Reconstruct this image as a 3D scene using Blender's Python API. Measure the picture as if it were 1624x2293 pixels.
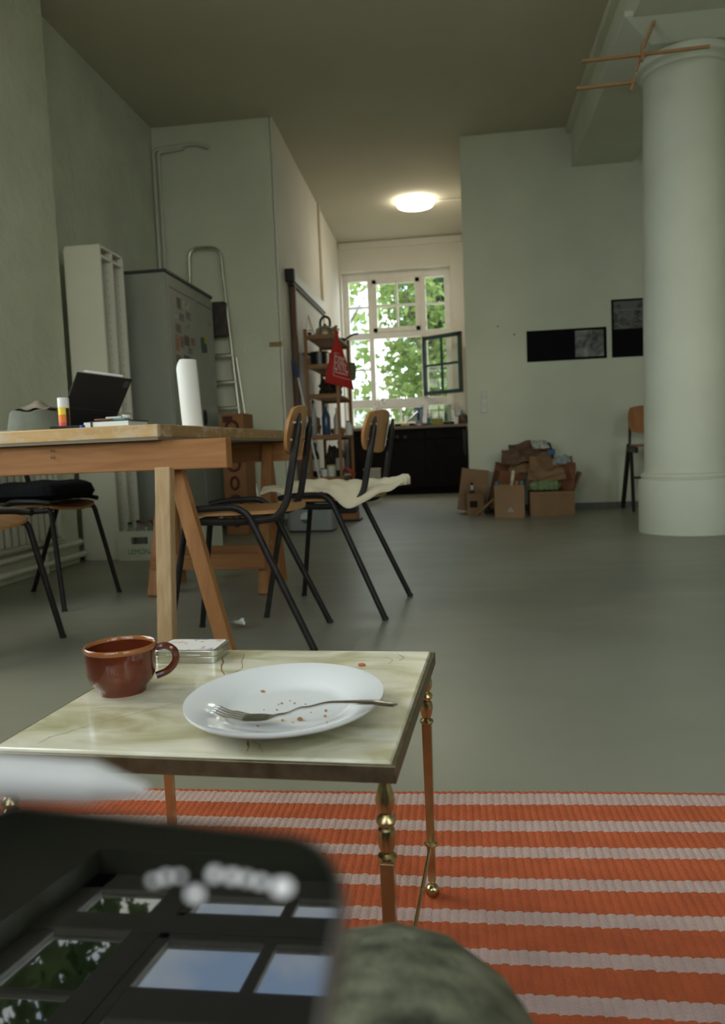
import bpy, math, random
from math import sin, cos, pi, radians, sqrt
from mathutils import Vector, Matrix
random.seed(7)
sc = bpy.context.scene
COL = sc.collection
for _o in list(bpy.data.objects):
    bpy.data.objects.remove(_o)

# ------------------------------------------------------------------ camera
F_PX, CXP, CYP, HC = 1740.0, 812.0, 1146.5, 0.65
YAW, PITCH, ROLL = radians(7.2), radians(4.6), radians(-2.36)
_f = Vector((-sin(YAW)*cos(PITCH), cos(YAW)*cos(PITCH), -sin(PITCH)))
_r = Vector((cos(YAW), sin(YAW), 0)); _u = _r.cross(_f)
RGT = _r*cos(ROLL)+_u*sin(ROLL); UPV = -_r*sin(ROLL)+_u*cos(ROLL); FWD = _f
CAM = Vector((0, 0, HC))
cd = bpy.data.cameras.new('camera'); cam = bpy.data.objects.new('camera', cd); COL.objects.link(cam)
cam.matrix_world = Matrix(((RGT.x, UPV.x, -FWD.x, 0), (RGT.y, UPV.y, -FWD.y, 0), (RGT.z, UPV.z, -FWD.z, HC), (0, 0, 0, 1)))
cd.sensor_fit = 'VERTICAL'; cd.sensor_height = 36.0; cd.sensor_width = 24.0
cd.lens = 36.0*F_PX/2293.0
cd.clip_start = 0.02; cd.clip_end = 200
cd.dof.use_dof = True; cd.dof.focus_distance = 1.25; cd.dof.aperture_fstop = 6.8
sc.camera = cam

# a pixel of the photograph is a direction; the plane it meets gives the distance
def ray(x, y): return RGT*((x-CXP)/F_PX) - UPV*((y-CYP)/F_PX) + FWD
def PZ(x, y, z=0.0): d = ray(x, y); return CAM + d*((z-HC)/d.z)
def PY(x, y, Y): d = ray(x, y); return CAM + d*(Y/d.y)
def PX(x, y, X): d = ray(x, y); return CAM + d*(X/d.x)

# ------------------------------------------------------------------ view, sky
vs = sc.view_settings
sc.display_settings.display_device = 'sRGB'
vs.view_transform = 'Standard'; vs.look = 'None'; vs.gamma = 1.0; vs.use_curve_mapping = False
vs.exposure = 0.0
sc.cycles.max_bounces = 7; sc.cycles.diffuse_bounces = 4; sc.cycles.glossy_bounces = 3
sc.cycles.transmission_bounces = 4; sc.cycles.transparent_max_bounces = 8
sc.cycles.sample_clamp_indirect = 6.0
sc.cycles.use_denoising = True
sc.cycles.use_adaptive_sampling = True; sc.cycles.adaptive_threshold = 0.08
SKY_STRENGTH = 8.5
wd = bpy.data.worlds.new('sky'); sc.world = wd; wd.use_nodes = True
nt = wd.node_tree; nt.nodes.clear()
wo = nt.nodes.new('ShaderNodeOutputWorld'); bg = nt.nodes.new('ShaderNodeBackground')
tc = nt.nodes.new('ShaderNodeTexCoord'); nz = nt.nodes.new('ShaderNodeTexNoise'); rp = nt.nodes.new('ShaderNodeValToRGB')
nz.inputs['Scale'].default_value = 2.6; nz.inputs['Detail'].default_value = 7; nz.inputs['Roughness'].default_value = 0.55
rp.color_ramp.elements[0].position = 0.40; rp.color_ramp.elements[0].color = (0.40, 0.53, 0.78, 1)
rp.color_ramp.elements[1].position = 0.58; rp.color_ramp.elements[1].color = (1.0, 0.96, 0.82, 1)
mpw = nt.nodes.new('ShaderNodeMapping'); mpw.inputs['Location'].default_value = (1.0, 9.0, 4.0)
nt.links.new(tc.outputs['Generated'], mpw.inputs[0]); nt.links.new(mpw.outputs[0], nz.inputs['Vector']); nt.links.new(nz.outputs['Fac'], rp.inputs['Fac'])
nt.links.new(rp.outputs['Color'], bg.inputs['Color']); bg.inputs['Strength'].default_value = SKY_STRENGTH
nt.links.new(bg.outputs[0], wo.inputs['Surface'])
wd.cycles.sampling_method = 'AUTOMATIC'

def portal(name, loc, rot, w, h):
    l = bpy.data.lights.new(name, 'AREA'); l.shape = 'RECTANGLE'; l.size = w; l.size_y = h
    l.cycles.is_portal = True
    o = bpy.data.objects.new(name, l); o.location = loc; o.rotation_euler = rot; COL.objects.link(o)
portal('daylight_portal', (-0.80, 11.34, 2.05), (radians(-90), 0, 0), 1.52, 2.2)
for _x in (-0.555, 1.45, 3.45):
    portal('daylight_portal', (_x, -1.0, 1.99), (radians(90), 0, 0), 1.42, 2.28)
portal('daylight_portal', (-2.85, 1.8, 2.02), (0, radians(-90), 0), 2.35, 2.4)

# ------------------------------------------------------------------ materials
_mats = {}
def mat(name, col, rough=0.6, metal=0.0, var=0.0, vscale=8.0, col2=None, bump=0.0, bscale=40.0, spec=0.5, coat=0.0,
        stretch=None, emit=None, estr=0.0, trans=0.0, ior=1.45, sub=0.0, detail=4.0, distort=0.0, rvar=0.0, alpha=1.0):
    if name in _mats: return _mats[name]
    m = bpy.data.materials.new(name); m.use_nodes = True; _mats[name] = m
    n = m.node_tree; b = n.nodes['Principled BSDF']
    b.inputs['Base Color'].default_value = (*col, 1); b.inputs['Roughness'].default_value = rough
    b.inputs['Metallic'].default_value = metal; b.inputs['Specular IOR Level'].default_value = spec
    b.inputs['Coat Weight'].default_value = coat; b.inputs['Transmission Weight'].default_value = trans
    b.inputs['IOR'].default_value = ior; b.inputs['Alpha'].default_value = alpha
    if sub: b.inputs['Subsurface Weight'].default_value = sub
    if emit: b.inputs['Emission Color'].default_value = (*emit, 1); b.inputs['Emission Strength'].default_value = estr
    if var or col2 or bump or rvar:
        t = n.nodes.new('ShaderNodeTexCoord'); mp = n.nodes.new('ShaderNodeMapping')
        n.links.new(t.outputs['Object'], mp.inputs['Vector'])
        if stretch: mp.inputs['Scale'].default_value = stretch
        nz = n.nodes.new('ShaderNodeTexNoise'); nz.inputs['Scale'].default_value = vscale
        nz.inputs['Detail'].default_value = detail; nz.inputs['Distortion'].default_value = distort
        n.links.new(mp.outputs[0], nz.inputs['Vector'])
        if var or col2:
            r = n.nodes.new('ShaderNodeValToRGB')
            c2 = col2 or tuple(max(0, c*(1-var)) for c in col)
            c1 = col if col2 else tuple(min(1, c*(1+var)) for c in col)
            r.color_ramp.elements[0].position = 0.32; r.color_ramp.elements[0].color = (*c2, 1)
            r.color_ramp.elements[1].position = 0.68; r.color_ramp.elements[1].color = (*c1, 1)
            n.links.new(nz.outputs['Fac'], r.inputs['Fac']); n.links.new(r.outputs['Color'], b.inputs['Base Color'])
        if rvar:
            mr = n.nodes.new('ShaderNodeMapRange'); mr.inputs['To Min'].default_value = max(0.02, rough-rvar); mr.inputs['To Max'].default_value = min(1, rough+rvar)
            n.links.new(nz.outputs['Fac'], mr.inputs['Value']); n.links.new(mr.outputs[0], b.inputs['Roughness'])
        if bump:
            nb = n.nodes.new('ShaderNodeTexNoise'); nb.inputs['Scale'].default_value = bscale; nb.inputs['Detail'].default_value = 3
            n.links.new(mp.outputs[0], nb.inputs['Vector'])
            bp = n.nodes.new('ShaderNodeBump'); bp.inputs['Strength'].default_value = bump; bp.inputs['Distance'].default_value = 0.01
            n.links.new(nb.outputs['Fac'], bp.inputs['Height']); n.links.new(bp.outputs[0], b.inputs['Normal'])
    return m

# ------------------------------------------------------------------ mesh builder
def V(*a): return Vector(a)
def rotz(a): return Matrix.Rotation(a, 3, 'Z')
def root_of(o):
    while o.parent: o = o.parent
    return o
class B:
    def __init__(s): s.v = []; s.f = []; s.m = []
    def _add(s, vs, fs, m=0):
        n = len(s.v); s.v += [Vector(p) for p in vs]; s.f += [tuple(i+n for i in f) for f in fs]; s.m += [m]*len(fs); return s
    def box(s, x0, x1, y0, y1, z0, z1, m=0):
        return s._add([(x, y, z) for z in (z0, z1) for y in (y0, y1) for x in (x0, x1)],
                      [(0, 2, 3, 1), (4, 5, 7, 6), (0, 1, 5, 4), (2, 6, 7, 3), (0, 4, 6, 2), (1, 3, 7, 5)], m)
    def obox(s, c, size, R=None, m=0):
        R = R or Matrix.Identity(3); c = Vector(c); a, b, d = (q/2 for q in size)
        P = [c + R @ Vector((i*a, j*b, k*d)) for k in (-1, 1) for j in (-1, 1) for i in (-1, 1)]
        return s._add(P, [(0, 2, 3, 1), (4, 5, 7, 6), (0, 1, 5, 4), (2, 6, 7, 3), (0, 4, 6, 2), (1, 3, 7, 5)], m)
    def bar(s, p, q, w, h, up=(0, 0, 1), m=0, taper=1.0):
        p, q = Vector(p), Vector(q); d = (q-p).normalized(); up = Vector(up)
        if abs(d.dot(up)) > 0.98: up = Vector((1, 0, 0))
        a = d.cross(up).normalized(); b = a.cross(d).normalized()
        P = []
        for c, k in ((p, 1), (q, taper)):
            for i, j in ((-1, -1), (1, -1), (1, 1), (-1, 1)): P.append(c + a*(i*w/2*k) + b*(j*h/2*k))
        return s._add(P, [(0, 3, 2, 1), (4, 5, 6, 7), (0, 1, 5, 4), (1, 2, 6, 5), (2, 3, 7, 6), (3, 0, 4, 7)], m)
    def tube(s, pts, r, n=10, m=0, cap=True, closed=False):
        pts = [Vector(p) for p in pts]; k = len(pts); rs = r if isinstance(r, (list, tuple)) else [r]*k
        T = []
        for i in range(k):
            a = pts[(i-1) % k] if (closed or i > 0) else pts[0]; b = pts[(i+1) % k] if (closed or i < k-1) else pts[-1]
            T.append((b-a).normalized())
        up = Vector((0, 0, 1)) if abs(T[0].z) < 0.9 else Vector((1, 0, 0))
        a = T[0].cross(up).normalized(); P = []
        for i in range(k):
            a = (a - T[i]*a.dot(T[i])).normalized(); b = T[i].cross(a)
            for j in range(n): P.append(pts[i] + (a*cos(2*pi*j/n) + b*sin(2*pi*j/n))*rs[i])
        Fs = []
        for i in range(k if closed else k-1):
            for j in range(n):
                i2 = (i+1) % k; Fs.append((i*n+j, i*n+(j+1) % n, i2*n+(j+1) % n, i2*n+j))
        if cap and not closed: Fs += [tuple(range(n-1, -1, -1)), tuple((k-1)*n+j for j in range(n))]
        return s._add(P, Fs, m)
    def lathe(s, prof, c=(0, 0, 0), n=32, R=None, m=0, sx=1.0, sy=1.0):
        R = R or Matrix.Identity(3); c = Vector(c); P = []; idx = []
        for r, z in prof:
            if r < 1e-6: idx.append([len(P)]*n); P.append(c + R @ Vector((0, 0, z)))
            else:
                idx.append(list(range(len(P), len(P)+n)))
                P += [c + R @ Vector((r*cos(2*pi*j/n)*sx, r*sin(2*pi*j/n)*sy, z)) for j in range(n)]
        Fs = []
        for i in range(len(prof)-1):
            A, Bq = idx[i], idx[i+1]
            for j in range(n):
                q = [A[j], A[(j+1) % n], Bq[(j+1) % n], Bq[j]]; q2 = []
                for t in q:
                    if t not in q2: q2.append(t)
                if len(q2) > 2: Fs.append(tuple(q2))
        return s._add(P, Fs, m)
    def prism(s, poly, vec, m=0):
        poly = [Vector(p) for p in poly]; vec = Vector(vec); n = len(poly)
        nrm = Vector((0, 0, 0))
        for i in range(n): nrm += poly[i].cross(poly[(i+1) % n])
        if nrm.dot(vec) < 0: poly = poly[::-1]
        return s._add(poly + [p+vec for p in poly],
                      [tuple(range(n-1, -1, -1)), tuple(range(n, 2*n))] + [(i, (i+1) % n, n+(i+1) % n, n+i) for i in range(n)], m)
    def ball(s, c, r, n=16, k=8, m=0, sx=1, sy=1, sz=1, R=None):
        return s.lathe([(r*sin(pi*i/k), -r*cos(pi*i/k)*sz) for i in range(k+1)], c, n, R, m, sx, sy)
    def grid(s, nu, nv, fn, m=0, thick=None):
        P = [fn(i/(nu-1), j/(nv-1)) for j in range(nv) for i in range(nu)]
        Fs = [(j*nu+i, j*nu+i+1, (j+1)*nu+i+1, (j+1)*nu+i) for j in range(nv-1) for i in range(nu-1)]
        if thick is not None:
            t = Vector(thick); N = len(P); P = P + [Vector(p)+t for p in P]
            Fs = [f[::-1] for f in Fs] + [tuple(q+N for q in f) for f in Fs]
            ed = [i for i in range(nu)] + [j*nu+nu-1 for j in range(1, nv)] + [(nv-1)*nu+i for i in range(nu-2, -1, -1)] + [j*nu for j in range(nv-2, 0, -1)]
            for a in range(len(ed)):
                p, q = ed[a], ed[(a+1) % len(ed)]; Fs.append((p, q, q+N, p+N))
        return s._add(P, Fs, m)
    def mesh(s, name, inv=None):
        me = bpy.data.meshes.new(name)
        me.from_pydata([tuple(inv @ p) if inv else tuple(p) for p in s.v], [], s.f); me.update()
        return me
    def build(s, name, mats, parent=None, smooth=30, bevel=0, label=None, seg=2, cat=None, group=None, kind=None, org=None):
        mats = mats if isinstance(mats, (list, tuple)) else [mats]
        if parent is not None:
            inv = root_of(parent).matrix_basis.inverted()
        else:
            if org is None:
                lo = [min(p[i] for p in s.v) for i in range(3)]; hi = [max(p[i] for p in s.v) for i in range(3)]
                org = Vector(((lo[0]+hi[0])/2, (lo[1]+hi[1])/2, lo[2]))
            inv = Matrix.Translation(-Vector(org))
        me = s.mesh(name, inv)
        for mm in mats: me.materials.append(mm)
        if len(mats) > 1: me.polygons.foreach_set('material_index', s.m)
        if smooth:
            me.polygons.foreach_set('use_smooth', [True]*len(me.polygons)); me.set_sharp_from_angle(angle=radians(smooth))
        o = bpy.data.objects.new(name, me); COL.objects.link(o)
        if parent is not None: o.parent = parent
        else: o.location = org
        if bevel:
            bv = o.modifiers.new('bevel', 'BEVEL'); bv.width = bevel; bv.segments = seg; bv.limit_method = 'ANGLE'; bv.angle_limit = radians(40)
        if label: o['label'] = label
        if cat: o['category'] = cat
        if group: o['group'] = group
        if kind: o['kind'] = kind
        return o
def thing(name, label, cat, loc=(0, 0, 0), rz=0.0, group=None):
    o = bpy.data.objects.new(name, None); COL.objects.link(o); o.empty_display_size = 0.1
    o.location = loc; o.rotation_euler = (0, 0, rz)
    o.matrix_basis = Matrix.Translation(Vector(loc)) @ Matrix.Rotation(rz, 4, 'Z')
    o['label'] = label; o['category'] = cat
    if group: o['group'] = group
    return o
def dup(root, loc, rz, label, group=None):
    def cp(o, par):
        c = o.copy(); COL.objects.link(c); c.parent = par
        for ch in [q for q in bpy.data.objects if q.parent == o]: cp(ch, c)
        return c
    r = cp(root, None); r.location = loc; r.rotation_euler = (0, 0, rz); r['label'] = label
    r.matrix_basis = Matrix.Translation(Vector(loc)) @ Matrix.Rotation(rz, 4, 'Z')
    if group: r['group'] = group
    return r
def bez(P, k=8):
    """smooth a polyline (Catmull-Rom)"""
    P = [Vector(p) for p in P]; out = []
    for i in range(len(P)-1):
        p0 = P[max(0, i-1)]; p1 = P[i]; p2 = P[i+1]; p3 = P[min(len(P)-1, i+2)]
        for j in range(k):
            t = j/k
            out.append(0.5*((2*p1)+(p2-p0)*t+(2*p0-5*p1+4*p2-p3)*t*t+(3*p1-p0-3*p2+p3)*t**3))
    out.append(P[-1]); return out
def fillet(P, rad, k=6):
    """polyline with rounded corners"""
    P = [Vector(p) for p in P]; out = [P[0]]
    for i in range(1, len(P)-1):
        a = (P[i-1]-P[i]); b = (P[i+1]-P[i]); r = min(rad, a.length*0.49, b.length*0.49)
        a = P[i]+a.normalized()*r; b = P[i]+b.normalized()*r
        for j in range(k+1):
            t = j/k; out.append(a*(1-t)**2 + P[i]*2*t*(1-t) + b*t*t)
    out.append(P[-1]); return out
def rrect(w, h, r, k=6):
    out = []
    for cx_, cy_, a0 in ((w/2-r, h/2-r, 0), (-w/2+r, h/2-r, 90), (-w/2+r, -h/2+r, 180), (w/2-r, -h/2+r, 270)):
        for j in range(k+1):
            a = radians(a0+90*j/k); out.append((cx_+r*cos(a), cy_+r*sin(a)))
    return out
def text_mesh(txt, size, M4, material, name, parent, width=None, extrude=0.0004, font_shear=0.0):
    cu = bpy.data.curves.new(name, 'FONT'); cu.body = txt; cu.size = size; cu.align_x = 'CENTER'; cu.align_y = 'CENTER'; cu.extrude = extrude; cu.resolution_u = 2
    cu.shear = font_shear
    t = bpy.data.objects.new(name+'_tmp', cu); COL.objects.link(t)
    dg = bpy.context.evaluated_depsgraph_get(); me = bpy.data.meshes.new_from_object(t.evaluated_get(dg))
    bpy.data.objects.remove(t)
    if width:
        xs = [v.co.x for v in me.vertices]; k = width/(max(xs)-min(xs))
        for v in me.vertices: v.co.x *= k
    inv = root_of(parent).matrix_basis.inverted()
    me.transform(inv @ M4); me.materials.clear(); me.materials.append(material)
    o = bpy.data.objects.new(name, me); COL.objects.link(o); o.parent = parent
    return o
# ------------------------------------------------------------------ shared materials
PLASTER = mat('plaster', (0.655, 0.675, 0.535), 0.85, var=0.05, vscale=1.7, bump=0.25, bscale=55)
ROUGHPL = mat('rough_plaster', (0.595, 0.615, 0.49), 0.9, var=0.07, vscale=2.5, bump=0.8, bscale=14)
CEILM = mat('ceiling_paint', (0.56, 0.53, 0.41), 0.9, var=0.03, vscale=1.2, bump=0.1, bscale=60)
CREAM = mat('cream_plaster', (0.74, 0.71, 0.62), 0.8, var=0.04, vscale=2, bump=0.2, bscale=40)
WINP = mat('window_paint', (0.80, 0.77, 0.70), 0.45, var=0.05, vscale=9)
GREENP = mat('green_paint', (0.014, 0.042, 0.034), 0.55, spec=.25, var=0.15, vscale=9)
METALG = mat('brushed_steel', (0.62, 0.61, 0.57), 0.32, 1.0, var=0.06, vscale=30)
BLACKM = mat('black_lacquer', (0.017, 0.014, 0.012), 0.42, var=0.3, vscale=30, bump=0.1, bscale=90, spec=.3)
BLACKP = mat('black_plastic', (0.012, 0.012, 0.013), 0.5)
WHITEP = mat('white_plastic', (0.78, 0.78, 0.74), 0.45, var=0.03, vscale=12)

def floor_mat():
    m = mat('epoxy_floor', (0.30, 0.305, 0.255), 0.34, spec=0.5)
    n = m.node_tree; b = n.nodes['Principled BSDF']
    t = n.nodes.new('ShaderNodeTexCoord')
    def noise(sc_, det, st=(1, 1, 1)):
        mp = n.nodes.new('ShaderNodeMapping'); mp.inputs['Scale'].default_value = st
        n.links.new(t.outputs['Object'], mp.inputs[0])
        z = n.nodes.new('ShaderNodeTexNoise'); z.inputs['Scale'].default_value = sc_; z.inputs['Detail'].default_value = det
        n.links.new(mp.outputs[0], z.inputs['Vector']); return z
    a = noise(0.9, 5); r = n.nodes.new('ShaderNodeValToRGB')
    r.color_ramp.elements[0].position = 0.3; r.color_ramp.elements[0].color = (0.200, 0.198, 0.152, 1)
    r.color_ramp.elements[1].position = 0.7; r.color_ramp.elements[1].color = (0.275, 0.270, 0.212, 1)
    n.links.new(a.outputs['Fac'], r.inputs['Fac'])
    s = noise(3.0, 8, (0.6, 2.2, 1)); r2 = n.nodes.new('ShaderNodeValToRGB')
    r2.color_ramp.elements[0].position = 0.60; r2.color_ramp.elements[0].color = (1, 1, 1, 1)
    r2.color_ramp.elements[1].position = 0.80; r2.color_ramp.elements[1].color = (1.12, 1.11, 1.08, 1)
    n.links.new(s.outputs['Fac'], r2.inputs['Fac'])
    mx = n.nodes.new('ShaderNodeMix'); mx.data_type = 'RGBA'; mx.blend_type = 'MULTIPLY'; mx.inputs['Factor'].default_value = 1
    n.links.new(r.outputs['Color'], mx.inputs[6]); n.links.new(r2.outputs['Color'], mx.inputs[7])
    n.links.new(mx.outputs[2], b.inputs['Base Color'])
    mr = n.nodes.new('ShaderNodeMapRange'); mr.inputs['To Min'].default_value = 0.26; mr.inputs['To Max'].default_value = 0.46
    n.links.new(s.outputs['Fac'], mr.inputs['Value']); n.links.new(mr.outputs[0], b.inputs['Roughness'])
    bp = n.nodes.new('ShaderNodeBump'); bp.inputs['Strength'].default_value = 0.05; bp.inputs['Distance'].default_value = 0.02
    n.links.new(a.outputs['Fac'], bp.inputs['Height']); n.links.new(bp.outputs[0], b.inputs['Normal'])
    return m
def glass_mat(name, tint=(0.97, 0.99, 0.97), rough=0.0):
    m = bpy.data.materials.new(name); m.use_nodes = True; n = m.node_tree; n.nodes.clear()
    o = n.nodes.new('ShaderNodeOutputMaterial'); mx = n.nodes.new('ShaderNodeMixShader'); tr = n.nodes.new('ShaderNodeBsdfTransparent'); g = n.nodes.new('ShaderNodeBsdfGlossy')
    fr = n.nodes.new('ShaderNodeFresnel'); fr.inputs['IOR'].default_value = 1.5
    tr.inputs['Color'].default_value = (*tint, 1); g.inputs['Roughness'].default_value = rough
    ge = n.nodes.new('ShaderNodeNewGeometry'); iv = n.nodes.new('ShaderNodeMath'); iv.operation = 'SUBTRACT'; iv.inputs[0].default_value = 1.0
    n.links.new(ge.outputs['Backfacing'], iv.inputs[1]); mu = n.nodes.new('ShaderNodeMath'); mu.operation = 'MULTIPLY'
    n.links.new(fr.outputs[0], mu.inputs[0]); n.links.new(iv.outputs[0], mu.inputs[1]); n.links.new(mu.outputs[0], mx.inputs[0]); n.links.new(tr.outputs[0], mx.inputs[1]); n.links.new(g.outputs[0], mx.inputs[2]); n.links.new(mx.outputs[0], o.inputs[0])
    return m
GLASS = glass_mat('window_glass')
def struct(name, b, m, **k): return b.build(name, m, kind='structure', smooth=30, **k)

CEIL = 3.54; YR = 7.63; YB = -0.72
struct('floor', B().box(-3.1, 5.2, -0.95, 11.4, -0.12, 0), floor_mat())
struct('ceiling', B().box(-3.1, 5.2, -0.95, 11.4, CEIL, CEIL+0.12), CEILM)
# left wall: recess behind, pier, window bay nearer the camera
w = B().box(-2.8, -2.6, 4.72, 6.9, 0, CEIL)
w.box(-2.8, -2.45, 3.0, 4.72, 0, CEIL).box(-2.8, -2.58, 0.6, 3.0, 0, 0.85).box(-2.8, -2.58, 0.6, 3.0, 3.2, CEIL).box(-2.8, -2.45, -0.95, 0.6, 0, CEIL)
struct('wall_left', w, ROUGHPL)
struct('wall_back_left', B().box(-2.8, -1.53, 6.82, 7.05, 0, CEIL), PLASTER)
struct('wall_corridor_left', B().prism([(-1.51, 6.82, 0), (-1.60, 11.3, 0), (-1.9, 11.3, 0), (-1.9, 7.0, 0), (-1.53, 7.0, 0), (-1.535, 6.82, 0)], (0, 0, CEIL)), CREAM)
struct('wall_corridor_right', B().prism([(0.101, 7.70, 0), (0.145, 11.3, 0), (0.4, 11.3, 0), (0.4, 7.70, 0)], (0, 0, CEIL)), CREAM)
struct('wall_right', B().box(0.10, 5.0, YR, YR+0.15, 0, CEIL), PLASTER)
struct('wall_far_right', B().box(5.0, 5.2, -0.95, YR+0.15, 0, CEIL), PLASTER)
# kitchen end wall with window opening
OX0, OX1, OZ0, OZ1 = -1.565, -0.045, 0.96, 3.14
w = B().box(-1.7, OX0, 11.05, 11.3, 0, CEIL).box(OX1, 0.3, 11.05, 11.3, 0, CEIL).box(OX0, OX1, 11.05, 11.3, 0, OZ0).box(OX0, OX1, 11.05, 11.3, OZ1, CEIL)
struct('wall_kitchen', w, CREAM)
# wall behind the photographer with three tall windows
BW = [-0.555, 1.45, 3.45]; HWID = 0.71; BZ0, BZ1 = 0.85, 3.13
w = B(); xs = [-2.8]
for c in BW: xs += [c-HWID, c+HWID]
xs.append(5.2)
for i in range(0, len(xs), 2): w.box(xs[i], xs[i+1], YB-0.12, YB, 0, CEIL)
for c in BW: w.box(c-HWID, c+HWID, YB-0.12, YB, 0, BZ0).box(c-HWID, c+HWID, YB-0.12, YB, BZ1, CEIL)
struct('wall_behind', w, PLASTER)
BASEG = mat('grey_baseboard', (0.14, 0.145, 0.125), 0.5, var=0.1)
struct('baseboard_right', B().box(0.10, 5.0, YR-0.012, YR, 0, 0.055), BASEG)
struct('baseboard_back_left', B().box(-2.6, -1.53, 6.806, 6.82, 0, 0.055), BASEG)
struct('trim_1', B().box(1.125, 1.66, YB, YR, 3.18, CEIL), PLASTER, label='wide ceiling beam')
struct('trim_2', B().box(1.075, 1.125, YB, YR-0.02, 3.475, CEIL), PLASTER, label='flat moulding along the beam')
struct('trim_3', B().box(-1.58, 0.13, 11.02, 11.05, 3.44, 3.53), CREAM, label='thin moulding over the kitchen window')

def bars_window(name, P, frame_rects, pane_rects, depth, paint, label=None, gl=None):
    """P(u, d, z) -> world; rectangles (u0, u1, z0, z1, d0, d1)"""
    def bx(r):
        u0, u1, z0, z1, d0, d1 = r
        return [P(u, d, z) for z in (z0, z1) for d in (d0, d1) for u in (u0, u1)]
    Fc = [(0, 2, 3, 1), (4, 5, 7, 6), (0, 1, 5, 4), (2, 6, 7, 3), (0, 4, 6, 2), (1, 3, 7, 5)]
    b = B()
    for r in frame_rects: b._add(bx(r), Fc)
    o = b.build(name, paint, kind='structure', bevel=0.004)
    for r in pane_rects:
        u0, u1, z0, z1, d = r
        B()._add(bx((u0, u1, z0, z1, d, d+0.004)), Fc).build('pane', gl or GLASS, o, smooth=0)
    return o
def grid_members(u0, u1, z0, z1, us, zs, d0, d1, stile, mt=0.032):
    """a casement: stiles/rails plus muntins; returns frame rects, pane rects"""
    fr = [(u0, u0+stile, z0, z1, d0, d1), (u1-stile, u1, z0, z1, d0, d1), (u0, u1, z0, z0+stile, d0, d1), (u0, u1, z1-stile, z1, d0, d1)]
    U = [u0+stile]+us+[u1-stile]; Zs = [z0+stile]+zs+[z1-stile]
    for u in us: fr.append((u-mt/2, u+mt/2, z0+stile, z1-stile, d0+(d1-d0)*.12, d1-(d1-d0)*.12))
    for z in zs: fr.append((u0+stile, u1-stile, z-mt/2, z+mt/2, d0+(d1-d0)*.14, d1-(d1-d0)*.14))
    pn = []
    for i in range(len(U)-1):
        for j in range(len(Zs)-1): pn.append((U[i], U[i+1], Zs[j], Zs[j+1], (d0+d1)/2))
    return fr, pn
# kitchen window (frame plane y = 11.2)
K = 11.2
Pk = lambda u, d, z: Vector((u, K+d, z))
fr = [(OX0, -1.485, OZ0, OZ1, 0, .08), (-.13, OX1, OZ0, OZ1, 0, .08), (OX0, OX1, 3.03, OZ1, -.005, .08), (-1.215, -1.145, OZ0, 3.03, -.01, .08),
      (-.478, -.392, OZ0, 3.03, -.01, .08), (OX0, OX1, 2.215, 2.30, -.012, .08), (OX0, OX1, 1.235, 1.355, -.012, .08), (OX0, OX1, OZ0, OZ0+.04, 0, .08)]
pn = []
for a, b_ in ((-1.485, -1.215), (-.392, -.13)):
    for z0, z1 in ((2.30, 3.03), (1.355, 2.215)):
        zm = (z0+z1)/2; fr.append((a, b_, zm-.012, zm+.012, .01, .07)); pn += [(a, b_, z0, zm, .04), (a, b_, zm, z1, .04)]
    pn.append((a, b_, OZ0+.04, 1.235, .04))
f2, p2 = grid_members(-1.145, -.478, 2.30, 3.03, [-.80], [2.665], -.03, .03, .062); fr += f2; pn += p2
f2, p2 = grid_members(-1.145, -.478, OZ0+.04, 1.235, [-.81], [], 0, .05, .02); fr += f2; pn += p2
fr += [(-.40, -.385, 2.36, 2.42, -.03, 0), (-.40, -.385, 2.86, 2.92, -.03, 0), (-1.16, -1.145, 1.40, 1.47, -.03, 0), (-1.16, -1.145, 2.10, 2.17, -.03, 0)]
win1 = bars_window('window_1', Pk, fr, pn, .08, WINP)
# the open lower sash, hinged on the right mullion and swung into the kitchen; its outer side is painted dark green
hx, hy = -.455, K-.02; ex, ey = 0.085, 10.80
L = sqrt((ex-hx)**2+(ey-hy)**2); du = Vector(((ex-hx)/L, (ey-hy)/L, 0)); dn = Vector((-du.y, du.x, 0))
z0, z1 = 1.375, 2.195
Ps = lambda u, d, z: Vector((hx, hy, z))+du*u-dn*d
f2, p2 = grid_members(0, L, z0, z1, [L/2], [(z0+z1)/2], 0, .022, .052)
Fc = [(0, 2, 3, 1), (4, 5, 7, 6), (0, 1, 5, 4), (2, 6, 7, 3), (0, 4, 6, 2), (1, 3, 7, 5)]
b = B()
for r in f2: b._add([Ps(u, d, z) for z in r[2:4] for d in r[4:6] for u in r[0:2]], Fc)
sash = b.build('sash', GREENP, win1, bevel=.003, label='open casement sash painted dark green')
b = B()
for r in f2[:4]: b._add([Ps(u, d, z) for z in r[2:4] for d in (-.024, 0) for u in r[0:2]], Fc)
b.build('sash_inner', mat('brown_edge', (.22, .12, .05), .6, var=.2), sash, bevel=.003)
for u0, u1, a0, a1, d in p2:
    B()._add([Ps(u, dd, z) for z in (a0, a1) for dd in (d, d+.004) for u in (u0, u1)], Fc).build('pane', GLASS, sash, smooth=0)
for zz in (z0+.04, z1-.04): B().tube([(hx-.005, hy-.02, zz-.05), (hx-.005, hy-.02, zz+.05)], .012, 8).build('hinge', mat('old_brass', (.25, .19, .09), .4, .8), sash)
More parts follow.
